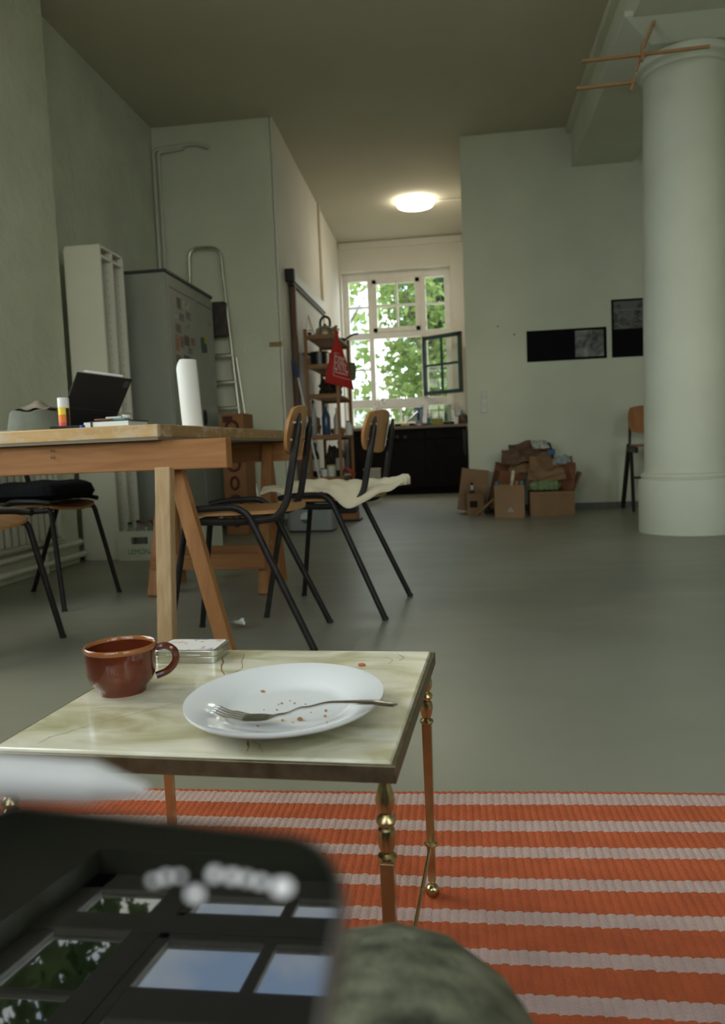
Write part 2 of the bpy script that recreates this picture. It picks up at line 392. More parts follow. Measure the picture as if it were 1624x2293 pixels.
# three windows behind the camera
for i, c in enumerate(BW):
    Pb = lambda u, d, z, c=c: Vector((c+u, YB-.08-d, z))
    h = HWID
    fr = [(-h, -h+.075, BZ0, BZ1, 0, .03), (h-.075, h, BZ0, BZ1, 0, .03), (-h, h, 3.00, BZ1, 0, .03), (-h, h, BZ0, BZ0+.07, 0, .03),
          (-.40, -.31, BZ0, 3.00, -.006, .03), (.31, .40, BZ0, 3.00, -.006, .03), (-h, h, 2.685, 2.80, -.008, .03), (-h, h, 1.28, 1.38, -.008, .03)]
    pn = []
    for a, b_ in ((-h+.075, -.40), (.31+.09, h-.075)):
        pn.append((a, b_, 2.80, 3.00, .015)); zs = [1.38+k*(2.685-1.38)/4 for k in range(5)]
        for k in range(4): pn.append((a, b_, zs[k], zs[k+1], .015))
        for k in (1, 2, 3): fr.append((a, b_, zs[k]-.013, zs[k]+.013, .004, .022))
        pn.append((a, b_, BZ0+.07, 1.28, .015))
    f2, p2 = grid_members(-.31, .31, 2.80, 3.00, [0.018], [], -.004, .026, .03, .036); fr += f2; pn += p2
    f2, p2 = grid_members(-.31, .31, 1.38, 2.685, [0.018], [1.72, 2.03], -.004, .026, .035, .036); fr += f2; pn += p2
    f2, p2 = grid_members(-.31, .31, BZ0+.07, 1.28, [0.018], [], -.004, .026, .03, .036); fr += f2; pn += p2
    fr.append((-.31, .31, 2.25, 2.39, -.003, .027))
    bars_window('window_%d' % (i+2), Pb, fr, pn, .08, WINP)
# window in the left wall, out of frame
Pl = lambda u, d, z: Vector((-2.66-d, u, z))
f2, p2 = grid_members(0.6, 3.0, 0.85, 3.2, [1.2, 1.8, 2.4], [1.5, 2.1, 2.7], 0, .07, .07, .05)
bars_window('window_5', Pl, f2, p2, .07, WINP)
struct('window_sill', B().box(-2.62, -2.40, 0.6, 3.0, 0.85, 0.885), WINP)

# pipes and cables on the walls
def pipe(name, pts, r, m, rad=.04): return struct(name, B().tube(fillet(pts, rad), r, 10), m)
PIPEM = mat('painted_pipe', (.60, .60, .50), .5, var=.05)
a = PY(343, 337, 6.79); c = PY(436, 321, 6.79); d = PY(468, 330, 6.77)
pipe('trim_4', [(a.x, 6.79, 1.9), (a.x, 6.79, a.z), (c.x, 6.79, c.z), (d.x, 6.77, d.z)], .016, PIPEM)
pipe('trim_5', [(a.x+.045, 6.79, 1.9), (a.x+.045, 6.79, a.z-.02), (c.x-.1, 6.79, c.z-.035)], .014, PIPEM)
pipe('trim_6', [(-1.545, 9.27, CEIL), (-1.545, 9.27, .9)], .02, mat('cream_pipe', (.66, .60, .44), .5))
pipe('trim_7', [(-.2, 9.46, 3.528), (0.115, 9.46, 3.528)], .01, CREAM)
pipe('trim_8', [(-2.415, 2.4, .055), (-2.415, 4.74, .055), (-2.56, 4.80, .055), (-2.56, 5.3, .055)], .018, PIPEM)
pipe('trim_9', [(-2.415, 2.4, .135), (-2.415, 4.70, .135), (-2.57, 4.78, .135)], .018, PIPEM)
# wall radiator
rad = thing('radiator', 'cream ribbed radiator low on the left wall', 'radiator', (-2.39, 3.55, 0))
b = B().box(-2.44, -2.40, 2.75, 4.42, .19, .62)
b.build('back_panel', PIPEM, rad, bevel=.01)
for k in range(24):
    y = 2.80+k*.0678
    B().box(-2.40, -2.365, y-.022, y+.022, .20, .61).build('rib', PIPEM, rad, bevel=.012)
for y in (2.9, 4.25): B().tube([(-2.415, y, 0), (-2.415, y, .2)], .014, 8).build('support', PIPEM, rad)
b = B().tube([(-2.40, 2.75, .19), (-2.40, 4.42, .19)], .02, 8).tube([(-2.40, 2.75, .62), (-2.40, 4.42, .62)], .02, 8)
b.build('header', PIPEM, rad)

# ------------------------------------------------------------------ column
CX0, CY0 = 1.555, 5.56
colm = thing('column', 'round white plastered column with a drum base and ringed capital', 'column', (CX0, CY0, 0))
COLM = mat('column_paint', (.60, .625, .51), .6, var=.03, vscale=3, bump=.15, bscale=18)
B().lathe([(0, 0), (.322, 0), (.322, .345), (.316, .362), (.30, .37)], (CX0, CY0, 0), 72).build('base', COLM, colm)
B().lathe([(.30, .37), (.303, .375), (.308, .385), (.303, .402), (.285, .41), (.281, .43), (.279, 1.2), (.272, 2.2), (.262, 2.98), (.262, 3.0)], (CX0, CY0, 0), 72).build('shaft', COLM, colm)
B().lathe([(.262, 3.0), (.275, 3.005), (.282, 3.02), (.275, 3.035), (.285, 3.04), (.305, 3.05), (.312, 3.07), (.305, 3.095), (.28, 3.10), (.262, 3.105)], (CX0, CY0, 0), 72).build('ring', COLM, colm)
q2 = sqrt(2)
b = B().lathe([(0, 3.10), (.285*q2, 3.10), (.48*q2, 3.185), (.48*q2, 3.215), (.36*q2, 3.215), (.36*q2, CEIL)], (CX0, CY0, 0), 4, R=rotz(pi/4))
b.build('capital', COLM, colm, smooth=0)
# ------------------------------------------------------------------ wood and metal
def wood(name, c1, c2, axis='z', rough=.5, scale=9, bump=.05):
    st = {'x': (.12, 1.6, 1.6), 'y': (1.6, .12, 1.6), 'z': (1.6, 1.6, .12)}[axis]
    return mat(name, c1, rough, col2=c2, vscale=scale*3, stretch=st, bump=bump, bscale=60, detail=6, distort=.6)
OAK = wood('honey_plywood', (.46, .235, .085), (.33, .155, .052), 'z', .38)
OAKX = wood('honey_plywood_seat', (.46, .24, .09), (.34, .165, .058), 'x', .38)
PINE_Z = wood('pale_pine_z', (.50, .34, .185), (.38, .24, .115), 'z', .6)
PINE_O = wood('orange_pine_z', (.40, .185, .062), (.30, .125, .038), 'z', .55)
PINE_OX = wood('orange_pine_x', (.38, .175, .062), (.28, .115, .035), 'x', .55)
PINE_X = wood('pale_pine_x', (.46, .29, .14), (.35, .20, .085), 'x', .55)
BRASS = mat('brass', (.50, .40, .21), .24, 1.0, var=.12, vscale=40, rvar=.08)
BRASSD = mat('aged_brass', (.22, .18, .115), .5, 1.0, var=.2, vscale=60, rvar=.1)
RUBBER = mat('rubber', (.02, .02, .02), .8)

def squ(a, b, k=.45):
    x = a*sqrt(max(0, 1-b*b/2)); y = b*sqrt(max(0, 1-a*a/2)); return a*(1-k)+x*k, b*(1-k)+y*k
def make_chair(label, loc, rz, group):
    """plywood school chair with a black tube frame; faces +x"""
    t = thing('plywood_chair', label, 'chair', (0, 0, 0), 0, group)
    for s in (-1, 1):
        p = fillet([(.175, .185*s, .470), (.12, .200*s, .480), (-.035, .203*s, .484), (-.252, .236*s, .0)], .055, 8)
        lg = B().tube(p, .0115, 10).build('leg', BLACKM, t)
        B().tube([(-.2475, .2353*s, .01), (-.253, .236*s, -.0005)], .0128, 10).build('rubber_foot', RUBBER, lg)
        p = fillet([(.15, .165*s, .447), (.168, .17*s, .425), (.238, .226*s, 0)], .03, 5)
        lg = B().tube(p, .0110, 10).build('leg', BLACKM, t)
        B().tube([(.2365, .2247*s, .01), (.238, .226*s, -.0005)], .0123, 10).build('rubber_foot', RUBBER, lg)
        p = fillet([(-.222, .150*s, .775), (-.205, .158*s, .68), (-.168, .172*s, .487), (-.135, .18*s, .440), (-.02, .178*s, .432), (.16, .168*s, .438)], .05, 6)
        B().tube(p, [.004]+[.0125]*(len(p)-1), 10).build('back_upright', BLACKM, t)
    for x in (.11, -.10): B().bar((x, -.175, .440), (x, .175, .440), .022, .014).build('cross_bar', BLACKM, t)
    def seat(u, v):
        a, b = squ(u*2-1, v*2-1, .55); x = a*.205; y = b*.192*(1.0+.03*a)
        z = .4665 - .018*max(0, (x-.10)/.1)**2 + .010*max(0, (-x-.08)/.12)**2 - .006*cos(y/.192*pi/2)
        return Vector((x, y, z))
    B().grid(17, 15, seat, thick=(0, 0, -.011)).build('seat', OAKX, t, smooth=50)
    def back(u, v):
        a, b = squ(u*2-1, v*2-1, .6); y = a*.195; z = .72+b*.085
        return Vector((-.208-(z-.72)*.20+.022*(a*a), y, z))
    B().grid(17, 11, back, thick=(.010, 0, .002)).build('backrest', OAK, t, smooth=50)
    for s in (-1, 1):
        for z in (.69, .745): B().tube([(-.222-(z-.72)*.2, .154*s, z), (-.175-(z-.72)*.2, .154*s, z)], .0045, 8).build('rivet', METALG, t)
    t.matrix_basis = Matrix.Translation(Vector(loc)) @ Matrix.Rotation(rz, 4, 'Z')
    t.location = loc; t.rotation_euler = (0, 0, rz)
    return t
G = 'plywood chairs around the work table'
chA = make_chair('plywood school chair with an empty seat, nearest on the right of the work table', (-.735, 2.61, 0), radians(184.2), G)
chB = dup(chA, (-.51, 3.165, 0), radians(172), 'plywood school chair with crumpled cream paper on its seat, beside the work table', G)
chC = dup(chA, (-1.935, 3.40, 0), radians(-6), 'plywood school chair with a black cushion on its seat', G)
chD = dup(chA, (-1.735, 2.475, 0), radians(-6), 'plywood school chair cut off by the left picture edge, seat front showing', G)
# white sticker on chair B
b = B(); M = chB.matrix_basis
def onback(yy, zz, d): return M @ Vector((-.208-(zz-.72)*.20+.022*(yy/.195)**2-d, yy, zz))
b._add([onback(-.135, .66, .004), onback(-.085, .66, .004), onback(-.090, .77, .004), onback(-.130, .77, .004)], [(0, 1, 2, 3)])
b.build('sticker', mat('sticker_paper', (.72, .70, .64), .6), chB)
# crumpled paper on chair B
def paper(u, v):
    x = -.35+u*.59; k = 1 if u > .24 else .30+.70*(u/.24)**1.3
    y = (-.205+v*.41)*k + (0 if u > .24 else .05*(1-u/.24))
    h = .010*sin(9*x+3*y)+.006*sin(17*y-5*x)+.006*sin(23*x+11*y)+.006*sin(53*x-41*y)+.004*sin(71*y+37*x)
    z = .505+h*.8+.026*sin(pi*min(1, u*1.1))*sin(pi*v)
    if u < .24: z += .010*sin(40*v+19*u)*(1-u/.24)+.03*(1-u/.24)
    g = math.exp(-((u-.33)/.09)**2)
    if v > .80: z -= (.012+.045*g)*((v-.80)/.20); y += .02*g*(v-.8)/.2
    return chB.matrix_basis @ Vector((x*(.97-.03*cos(5*v))+.02, y*(1+.04*sin(5*u)), z))
B().grid(46, 34, paper, thick=(0, 0, -.010)).build('wrapping_paper', mat('cream_paper', (.62, .55, .39), .8, var=.06, vscale=14), smooth=60,
    label='crumpled sheet of cream wrapping paper lying on a chair seat', cat='paper')
# black cushion on chair C
def cush(sgn):
    def fn(u, v):
        a, b = squ(u*2-1, v*2-1, .5); e = max(0, 1-max(abs(u*2-1), abs(v*2-1))**4)*(1-.12*(a*a+b*b)); e = e**.33
        return chC.matrix_basis @ Vector((a*.205+.0, b*.205, (.505+(.060+.006*sin(7*a+1)*cos(5*b))*e if sgn > 0 else .505-.032*e)))
    return fn
cu = B().grid(21, 21, cush(1)); cu2 = B().grid(21, 21, cush(-1)); cu._add(cu2.v, [f[::-1] for f in cu2.f])
cu.build('cushion', mat('black_fabric', (.011, .011, .012), .95, spec=.1, var=.3, vscale=60, bump=.3, bscale=220), smooth=60, label='flat black seat cushion on a chair by the radiator', cat='cushion')

# ------------------------------------------------------------------ work table on two trestles
TA = radians(-4.6)
TC = Vector((-.905, 2.28, 0)); tx = Vector((cos(TA), sin(TA), 0)); ty = Vector((-sin(TA), cos(TA), 0))
TZ = .755; TW, TL = .86, 1.64
def TP(u, v, z): return TC + tx*u + ty*v + Vector((0, 0, z))      # u right of the near right corner, v away
ctr = TP(-TW/2, TL/2, 0)
table = thing('work_table_top', 'long paint-smeared wooden table top laid on two trestles', 'table', (ctr.x, ctr.y, .705), TA)
def smear_wood(name, c1, c2, axis):
    m = wood(name, c1, c2, axis, .5)
    n = m.node_tree; b = n.nodes['Principled BSDF']; src = b.inputs['Base Color'].links[0].from_socket
    t = n.nodes.new('ShaderNodeTexCoord'); mp = n.nodes.new('ShaderNodeMapping'); mp.inputs['Scale'].default_value = (1.5, 1.5, 2.2); n.links.new(t.outputs['Object'], mp.inputs[0])
    z = n.nodes.new('ShaderNodeTexNoise'); z.inputs['Scale'].default_value = 7; z.inputs['Detail'].default_value = 9; z.inputs['Roughness'].default_value = .7; n.links.new(mp.outputs[0], z.inputs['Vector'])
    r = n.nodes.new('ShaderNodeValToRGB'); r.color_ramp.elements[0].position = .48; r.color_ramp.elements[1].position = .62; r.color_ramp.elements[1].color = (.75, .75, .75, 1)
    n.links.new(z.outputs['Fac'], r.inputs['Fac'])
    mx = n.nodes.new('ShaderNodeMix'); mx.data_type = 'RGBA'; n.links.new(r.outputs['Color'], mx.inputs['Factor']); n.links.new(src, mx.inputs[6]); mx.inputs[7].default_value = (.56, .47, .35, 1)
    n.links.new(mx.outputs[2], b.inputs['Base Color']); return m
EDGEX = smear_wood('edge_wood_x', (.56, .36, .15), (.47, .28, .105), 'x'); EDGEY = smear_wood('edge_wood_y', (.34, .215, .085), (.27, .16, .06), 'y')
TOPM = smear_wood('table_surface', (.44, .34, .22), (.36, .27, .16), 'y')
b = B(); R3 = rotz(TA)
b.obox(TP(-TW/2, TL/2, TZ-.024), (TW-.036, TL-.036, .044), R3).build('board', TOPM, table)
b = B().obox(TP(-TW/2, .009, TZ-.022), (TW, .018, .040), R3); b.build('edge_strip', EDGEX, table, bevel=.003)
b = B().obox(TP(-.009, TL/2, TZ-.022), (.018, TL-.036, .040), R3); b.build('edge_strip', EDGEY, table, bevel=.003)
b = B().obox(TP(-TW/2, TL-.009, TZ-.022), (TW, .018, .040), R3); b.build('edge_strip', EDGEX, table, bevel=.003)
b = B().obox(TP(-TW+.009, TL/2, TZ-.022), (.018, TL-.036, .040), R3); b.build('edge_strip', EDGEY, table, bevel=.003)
b = B().obox(TP(-TW/2, TL/2, TZ-.046), (TW-.004, TL-.004, .008), R3); b.build('under_board', mat('grey_underboard', (.20, .17, .12), .7), table)

def trestle(label, v0, u_r, u_l, splay, feet=None):
    base = TP((u_r+u_l)/2-.1, v0, 0)
    t = thing('wooden_trestle', label, 'trestle', (base.x, base.y, 0), TA, 'trestles under the work table')
    zt = TZ-.051
    p, q = TP(u_l-.09, v0, zt-.047), TP(u_r, v0, zt-.047)
    B().bar(p, q, .046, .092).build('beam', PINE_OX, t, bevel=.003)
    return t, zt
# near trestle
tr1, zt = trestle('wooden trestle under the near table end, its beam sticking out past the corner', .055, .205, -.86, 0)
def tleg(t, top, foot, m, w=.049, d=.036, name='leg'):
    return B().bar(top, foot, d, w, up=tx).build(name, m, t, bevel=.003)
f1 = PZ(376, 1512); f2_ = PZ(517, 1486)
top1 = PY(368, 1010, TP(-.05, .012, 0).y); top2 = PY(396, 1060, TP(-.02, .095, 0).y)
top1 = top1+(f1-top1)*((top1.z-(zt-.085))/(top1.z-f1.z)); top2 = top2+(f2_-top2)*((top2.z-(zt-.070))/(top2.z-f2_.z))
tleg(tr1, top1, f1, PINE_Z); tleg(tr1, top2, f2_, PINE_O)
lft = -tx*.80
tleg(tr1, top1+lft, f1+lft-tx*.1, PINE_Z); tleg(tr1, top2+lft, f2_+lft-tx*.1, PINE_O)
B().bar((f1*.62+top1*.38)+lft*1.02, f1*.62+top1*.38-tx*.86, .018, .04).build('spacer', PINE_OX, tr1, bevel=.002)
# charcoal mark stamped on the beam
# far trestle
tr2, zt = trestle('wooden trestle under the far table end, low stretchers showing between chair legs', 1.37, .075, -.62, 0)
for fx, fy in ((-.915, 3.475), (-.915, 3.85), (-1.45, 3.475), (-1.45, 3.85)):
    foot = Vector((fx, fy, 0)); uu = (foot-TC).dot(tx); top = TP(uu*.97, 1.37+(.028 if fy > 3.6 else -.028), zt-.01)
    tleg(tr2, top, foot, PINE_O)
for fy, z in ((3.50, .155), (3.835, .155)):
    B().bar((-1.46, fy, z), (-.90, fy-.03, z), .02, .07).build('stretcher', PINE_OX, tr2, bevel=.003)
# beam stamp: two dark strokes of worn lettering
STAMP = mat('stamp_ink', (.05, .03, .015), .8)
_p = PY(120, 1018, TP(-.3, .032, 0).y-.002)
for k, s_ in enumerate(('S', 'S:')):
    Mx = Matrix.Translation(_p+Vector((0, -.0015, .012-.02*k))) @ Matrix.Rotation(TA, 4, 'Z') @ Matrix.Rotation(radians(90), 4, 'X') @ Matrix.Rotation(radians(75), 4, 'Z')
    text_mesh(s_, .022, Mx, STAMP, 'stamp', [c for c in tr1.children if c.name.startswith('beam')][0])

# ------------------------------------------------------------------ coffee table
CTA = radians(-3.5); CTC = Vector((-.266, .905, 0)); CW, CD, CZ = .425, .402, .360
cu_, cv_ = Vector((cos(CTA), sin(CTA), 0)), Vector((-sin(CTA), cos(CTA), 0))
def CP(u, v, z): return CTC + cu_*u + cv_*v + Vector((0, 0, z))
ct = thing('coffee_table', 'small low side table with green onyx top and brass legs', 'table', (CTC.x, CTC.y, 0), CTA)
def onyx():
    m = bpy.data.materials.new('onyx'); m.use_nodes = True; n = m.node_tree; b = n.nodes['Principled BSDF']
    t = n.nodes.new('ShaderNodeTexCoord')
    def mapn(st, rz=0):
        mp = n.nodes.new('ShaderNodeMapping'); mp.inputs['Scale'].default_value = st; mp.inputs['Rotation'].default_value = (0, 0, rz)
        n.links.new(t.outputs['Object'], mp.inputs[0]); return mp
    z = n.nodes.new('ShaderNodeTexNoise'); z.inputs['Scale'].default_value = 9; z.inputs['Detail'].default_value = 7; z.inputs['Distortion'].default_value = 1.4
    n.links.new(mapn((.7, 1.7, 1), .35).outputs[0], z.inputs['Vector'])
    r = n.nodes.new('ShaderNodeValToRGB'); e = r.color_ramp.elements
    e[0].position = .25; e[0].color = (.40, .37, .215, 1); e[1].position = .68; e[1].color = (.80, .765, .645, 1)
    k = e.new(.40); k.color = (.52, .485, .31, 1); k = e.new(.52); k.color = (.67, .63, .475, 1)
    n.links.new(z.outputs['Fac'], r.inputs['Fac'])
    z2 = n.nodes.new('ShaderNodeTexNoise'); z2.inputs['Scale'].default_value = 3.2; z2.inputs['Detail'].default_value = 6; z2.inputs['Distortion'].default_value = 1.0
    n.links.new(mapn((1, 1, 1), -.5).outputs[0], z2.inputs['Vector'])
    s = n.nodes.new('ShaderNodeMath'); s.operation = 'SUBTRACT'; s.inputs[1].default_value = .5; n.links.new(z2.outputs['Fac'], s.inputs[0])
    a = n.nodes.new('ShaderNodeMath'); a.operation = 'ABSOLUTE'; n.links.new(s.outputs[0], a.inputs[0])
    r2 = n.nodes.new('ShaderNodeValToRGB'); r2.color_ramp.elements[0].position = 0; r2.color_ramp.elements[0].color = (1, 1, 1, 1); r2.color_ramp.elements[1].position = .011; r2.color_ramp.elements[1].color = (0, 0, 0, 1)
    n.links.new(a.outputs[0], r2.inputs['Fac'])
    z3 = n.nodes.new('ShaderNodeTexNoise'); z3.inputs['Scale'].default_value = 5; n.links.new(mapn((1, 1, 1), 1.).outputs[0], z3.inputs['Vector'])
    r3 = n.nodes.new('ShaderNodeValToRGB'); r3.color_ramp.elements[0].position = .60; r3.color_ramp.elements[1].position = .72; n.links.new(z3.outputs['Fac'], r3.inputs['Fac'])
    mu = n.nodes.new('ShaderNodeMath'); mu.operation = 'MULTIPLY'; n.links.new(r2.outputs['Color'], mu.inputs[0]); n.links.new(r3.outputs['Color'], mu.inputs[1])
    mx = n.nodes.new('ShaderNodeMix'); mx.data_type = 'RGBA'; n.links.new(mu.outputs[0], mx.inputs['Factor']); n.links.new(r.outputs['Color'], mx.inputs[6]); mx.inputs[7].default_value = (.27, .13, .05, 1)
    n.links.new(mx.outputs[2], b.inputs['Base Color'])
    b.inputs['Roughness'].default_value = .22; b.inputs['Coat Weight'].default_value = .3; b.inputs['Subsurface Weight'].default_value = .0
    return m
RC = rotz(CTA)
stone = B().obox(CP(0, 0, CZ-.006), (CW-.010, CD-.010, .013), RC).build('stone_top', onyx(), ct, bevel=.003)
CRK = mat('vein_brown', (.27, .155, .075), .5, var=.4, vscale=200)
for pts, wd_ in (([(85, 1665), (112, 1650), (150, 1641), (205, 1622), (250, 1612), (330, 1590), (425, 1566)], .0006), ([(493, 1461), (499, 1478), (496, 1496), (503, 1512)], .0012), ([(548, 1463), (541, 1480), (543, 1494), (526, 1506)], .0007),
                 ([(553, 1656), (556, 1668), (551, 1684)], .0011), ([(566, 1658), (582, 1668), (590, 1686)], .0007), ([(860, 1470), (880, 1478), (868, 1488)], .0007), ([(890, 1462), (905, 1472), (893, 1480)], .0006)):
    P_ = [PZ(x, y, CZ+.0006) for x, y in pts]; P_ = [P_[0]]+[p for a, b_ in zip(P_, P_[1:]) for p in ((a*2+b_)/3+Vector((random.uniform(-.0015, .0015), random.uniform(-.0015, .0015), 0)), (a+b_*2)/3+Vector((random.uniform(-.0015, .0015), random.uniform(-.0015, .0015), 0)), b_)]
    vb = B(); L_ = []
    for i, p in enumerate(P_):
        t_ = (P_[min(i+1, len(P_)-1)]-P_[max(0, i-1)]).normalized(); n_ = Vector((-t_.y, t_.x, 0))*wd_*random.uniform(.5, 1.2)*(.3 if i in (0, len(P_)-1) else 1); L_ += [p-n_, p+n_]
    vb._add(L_, [(2*i, 2*i+2, 2*i+3, 2*i+1) for i in range(len(P_)-1)]); vb.build('vein', CRK, stone, smooth=0)
fr = B(); th = .005
for s in (-1, 1):
    fr.obox(CP(0, s*(CD/2-th/2), CZ-.0105), (CW, th, .017), RC); fr.obox(CP(s*(CW/2-th/2), 0, CZ-.0105), (th, CD-2*th, .017), RC)
fr.obox(CP(0, 0, CZ-.016), (CW-.012, CD-.012, .004), RC)
fr.build('brass_frame', BRASSD, ct, bevel=.001)
prof = [(0, .343), (.0085, .343), (.009, .340), (.0055, .336), (.0065, .331), (.0098, .319), (.0085, .310), (.0052, .305), (.0085, .302), (.0098, .2985), (.0085, .295), (.0052, .293),
        (.0082, .290), (.0095, .283), (.0078, .272), (.0056, .2665), (.0092, .264), (.0098, .2615), (.0085, .259), (.006, .2575), (0, .2575)]
for su in (-1, 1):
    for sv in (-1, 1):
        c = CP(su*(CW/2-.014), sv*(CD/2-.016), 0)
        lg = B().lathe(prof, c, 24).build('leg', BRASS, ct)
        b = B()
        def sq(h, z): return [c + RC @ Vector((i*h, j*h, z)) for i, j in ((-1, -1), (1, -1), (1, 1), (-1, 1))]
        b._add(sq(.0068, .258)+sq(.0052, .026), [(0, 1, 2, 3), (7, 6, 5, 4), (0, 4, 5, 1), (1, 5, 6, 2), (2, 6, 7, 3), (3, 7, 4, 0)])
        b.build('square_shaft', BRASS, lg, bevel=.0006)
        B().lathe([(.0035, .027), (.0045, .0255), (.0035, .024), (.003, .021)], c, 16).ball(c+Vector((0, 0, .0108)), .0106, 18, 10).build('ball_foot', BRASS, lg)
        B().lathe([(.006, .079), (.0098, .0795), (.0105, .0815), (.0098, .0835), (.006, .084)], c, 20).build('collar', BRASS, lg)
for s in (-1, 1):
    p = CP(s*(CW/2-.014), -(CD/2-.016), .0815); q = CP(s*(CW/2-.014), CD/2-.016, .0815)
    B().tube([p, (p+q)/2+Vector((0, 0, .001)), q], .0026, 8).build('stretcher', BRASS, ct)

# things on the coffee table
CERB = mat('brown_glaze', (.155, .030, .010), .10, var=.35, vscale=14, col2=(.085, .016, .008), coat=.35, spec=.5)
CERR = mat('rim_glaze', (.33, .115, .035), .15, coat=.5)
cupc = CP(-.161, -.006, CZ+.0005)
cup = thing('coffee_cup', 'squat glossy brown ceramic cup with a ring handle', 'cup', cupc, 0)
B().lathe([(0, .004), (.026, .003), (.0285, 0), (.0305, .0), (.0312, .004), (.033, .008), (.041, .016), (.0446, .026), (.0452, .048), (.0448, .0555), (.0428, .055), (.0428, .048), (.0422, .026), (.038, .014), (.028, .008), (0, .007)], cupc, 48, sx=.95, sy=.95).build('body', CERB, cup, smooth=60)
B().lathe([(.0448, .0535), (.0466, .0555), (.0468, .0585), (.0448, .0605), (.0430, .0590), (.0426, .0555)], cupc, 48, sx=.95, sy=.95).build('rim', CERR, cup, smooth=60)
ha = radians(18); hd = Vector((cos(ha), sin(ha), 0))
hp = [cupc+hd*.043+Vector((0, 0, .052)), cupc+hd*.056+Vector((0, 0, .053)), cupc+hd*.066+Vector((0, 0, .045)), cupc+hd*.066+Vector((0, 0, .032)), cupc+hd*.056+Vector((0, 0, .021)), cupc+hd*.042+Vector((0, 0, .016))]
B().tube(bez(hp, 6), .0046, 10).build('handle', CERB, cup)

TIN = mat('tin_metal', (.66, .65, .60), .28, 1.0, var=.05, vscale=50)
tinc = CP(-.134, .152, CZ+.0005)
tin = thing('mint_tin', 'flat hinged metal tin with floral print on its white lid', 'tin', tinc, radians(-2))
def rprism(b, w, h, r, z0, z1, c, R): return b.prism([c+R @ Vector((x, y, z0)) for x, y in rrect(w, h, r)], (0, 0, z1-z0))
RT = rotz(radians(-2))
rprism(B(), .092, .066, .010, 0, .0095, tinc, RT).build('tin_body', TIN, tin, bevel=.001)
rprism(B(), .094, .068, .011, .0095, .0185, tinc, RT).build('lid', TIN, tin, bevel=.0012)
def lid_mat():
    m = mat('printed_lid', (.78, .76, .72), .3)
    n = m.node_tree; b = n.nodes['Principled BSDF']; t = n.nodes.new('ShaderNodeTexCoord')
    prev = None
    for sc_, off, colr, th in ((38, 0, (.42, .33, .50, 1), .59), (45, 5, (.70, .46, .46, 1), .60)):
        z = n.nodes.new('ShaderNodeTexNoise'); z.inputs['Scale'].default_value = sc_; z.inputs['Detail'].default_value = 5
        mp = n.nodes.new('ShaderNodeMapping'); mp.inputs['Location'].default_value = (off, off, 0); n.links.new(t.outputs['Object'], mp.inputs[0]); n.links.new(mp.outputs[0], z.inputs['Vector'])
        r = n.nodes.new('ShaderNodeValToRGB'); r.color_ramp.elements[0].position = th; r.color_ramp.elements[1].position = th+.04; n.links.new(z.outputs['Fac'], r.inputs['Fac'])
        mx = n.nodes.new('ShaderNodeMix'); mx.data_type = 'RGBA'; n.links.new(r.outputs['Color'], mx.inputs['Factor'])
        if prev: n.links.new(prev, mx.inputs[6])
        else: mx.inputs[6].default_value = (.78, .76, .72, 1)
        mx.inputs[7].default_value = colr; prev = mx.outputs[2]
    n.links.new(prev, b.inputs['Base Color']); return m
rprism(B(), .086, .060, .008, .0186, .0189, tinc, RT).build('printed_panel', lid_mat(), tin)
B().obox(tinc+RT @ Vector((0, -.0345, .0115)), (.05, .0018, .003), RT).build('lid_lip', TIN, tin, bevel=.0006)

CHINA = mat('white_china', (.80, .81, .83), .12, coat=.4)
plc = CP(.073, -.080, CZ+.0005)
pl = thing('dinner_plate', 'white china plate with a broad rim and a few crumbs', 'plate', plc, 0)
SX, SY = .109/.125, .124/.125
B().lathe([(0, .004), (.060, .004), (.064, 0), (.067, 0), (.069, .004), (.080, .008), (.122, .0195), (.125, .0225), (.1245, .0245), (.121, .0240), (.088, .0150), (.081, .0105), (.074, .0075), (.066, .0065), (0, .0062)], plc, 72, sx=SX, sy=SY).build('dish', CHINA, pl, smooth=60)
CRUMB = mat('crumb', (.42, .22, .09), .9, var=.3, vscale=90)
for i in range(16):
    a = random.uniform(0, 2*pi); r_ = random.uniform(.01, .06); s_ = random.uniform(.0006, .0013)
    B().ball(plc+Vector((cos(a)*r_*SX, sin(a)*r_*SY, .0068+s_*.6)), s_, 6, 4, sx=1.4, sy=.9).build('crumb', CRUMB, pl)
for q in ((672, 1610), (588, 1549)):
    c = PZ(*q, CZ+.0085); B().ball(c, .0022, 8, 5, sx=1.5).build('crumb', CRUMB, pl)
# fork resting on the rim
FK = mat('fork_steel', (.60, .585, .55), .22, 1.0, var=.05, vscale=60)
tip = PZ(478, 1592, CZ+.022); end = PZ(890, 1580, CZ+.030)
fx = (end-tip); FLn = fx.length; fx.normalize(); fy = Vector((0, 0, 1)).cross(fx).normalized(); fz = fx.cross(fy)
fork = thing('dinner_fork', 'stainless steel dinner fork resting across the plate', 'fork', (tip.x, tip.y, tip.z), 0)
def fprof(t):      # height offset along the fork
    ks = [(0, 0), (.10, -.0065), (.20, -.0105), (.30, -.0108), (.38, -.0075), (.50, -.001), (.65, .0035), (.85, .003), (1, -.0005)]
    for (a, ya), (b_, yb) in zip(ks, ks[1:]):
        if a <= t <= b_:
            k = (t-a)/(b_-a); k = k*k*(3-2*k); return ya+(yb-ya)*k
    return 0
def fpt(t, w): return tip+fx*(FLn*t)+fy*w+Vector((0, 0, fprof(t)+.003))
def strip(t0, t1, wl, n=18):
    def fn(u, v):
        t = t0+(t1-t0)*u; a, b_ = wl(t); return fpt(t, a+(b_-a)*v)-Vector((0, 0, .0006*((v*2-1)**2)))
    return B().grid(n, 5, fn, thick=(0, 0, -.0016))
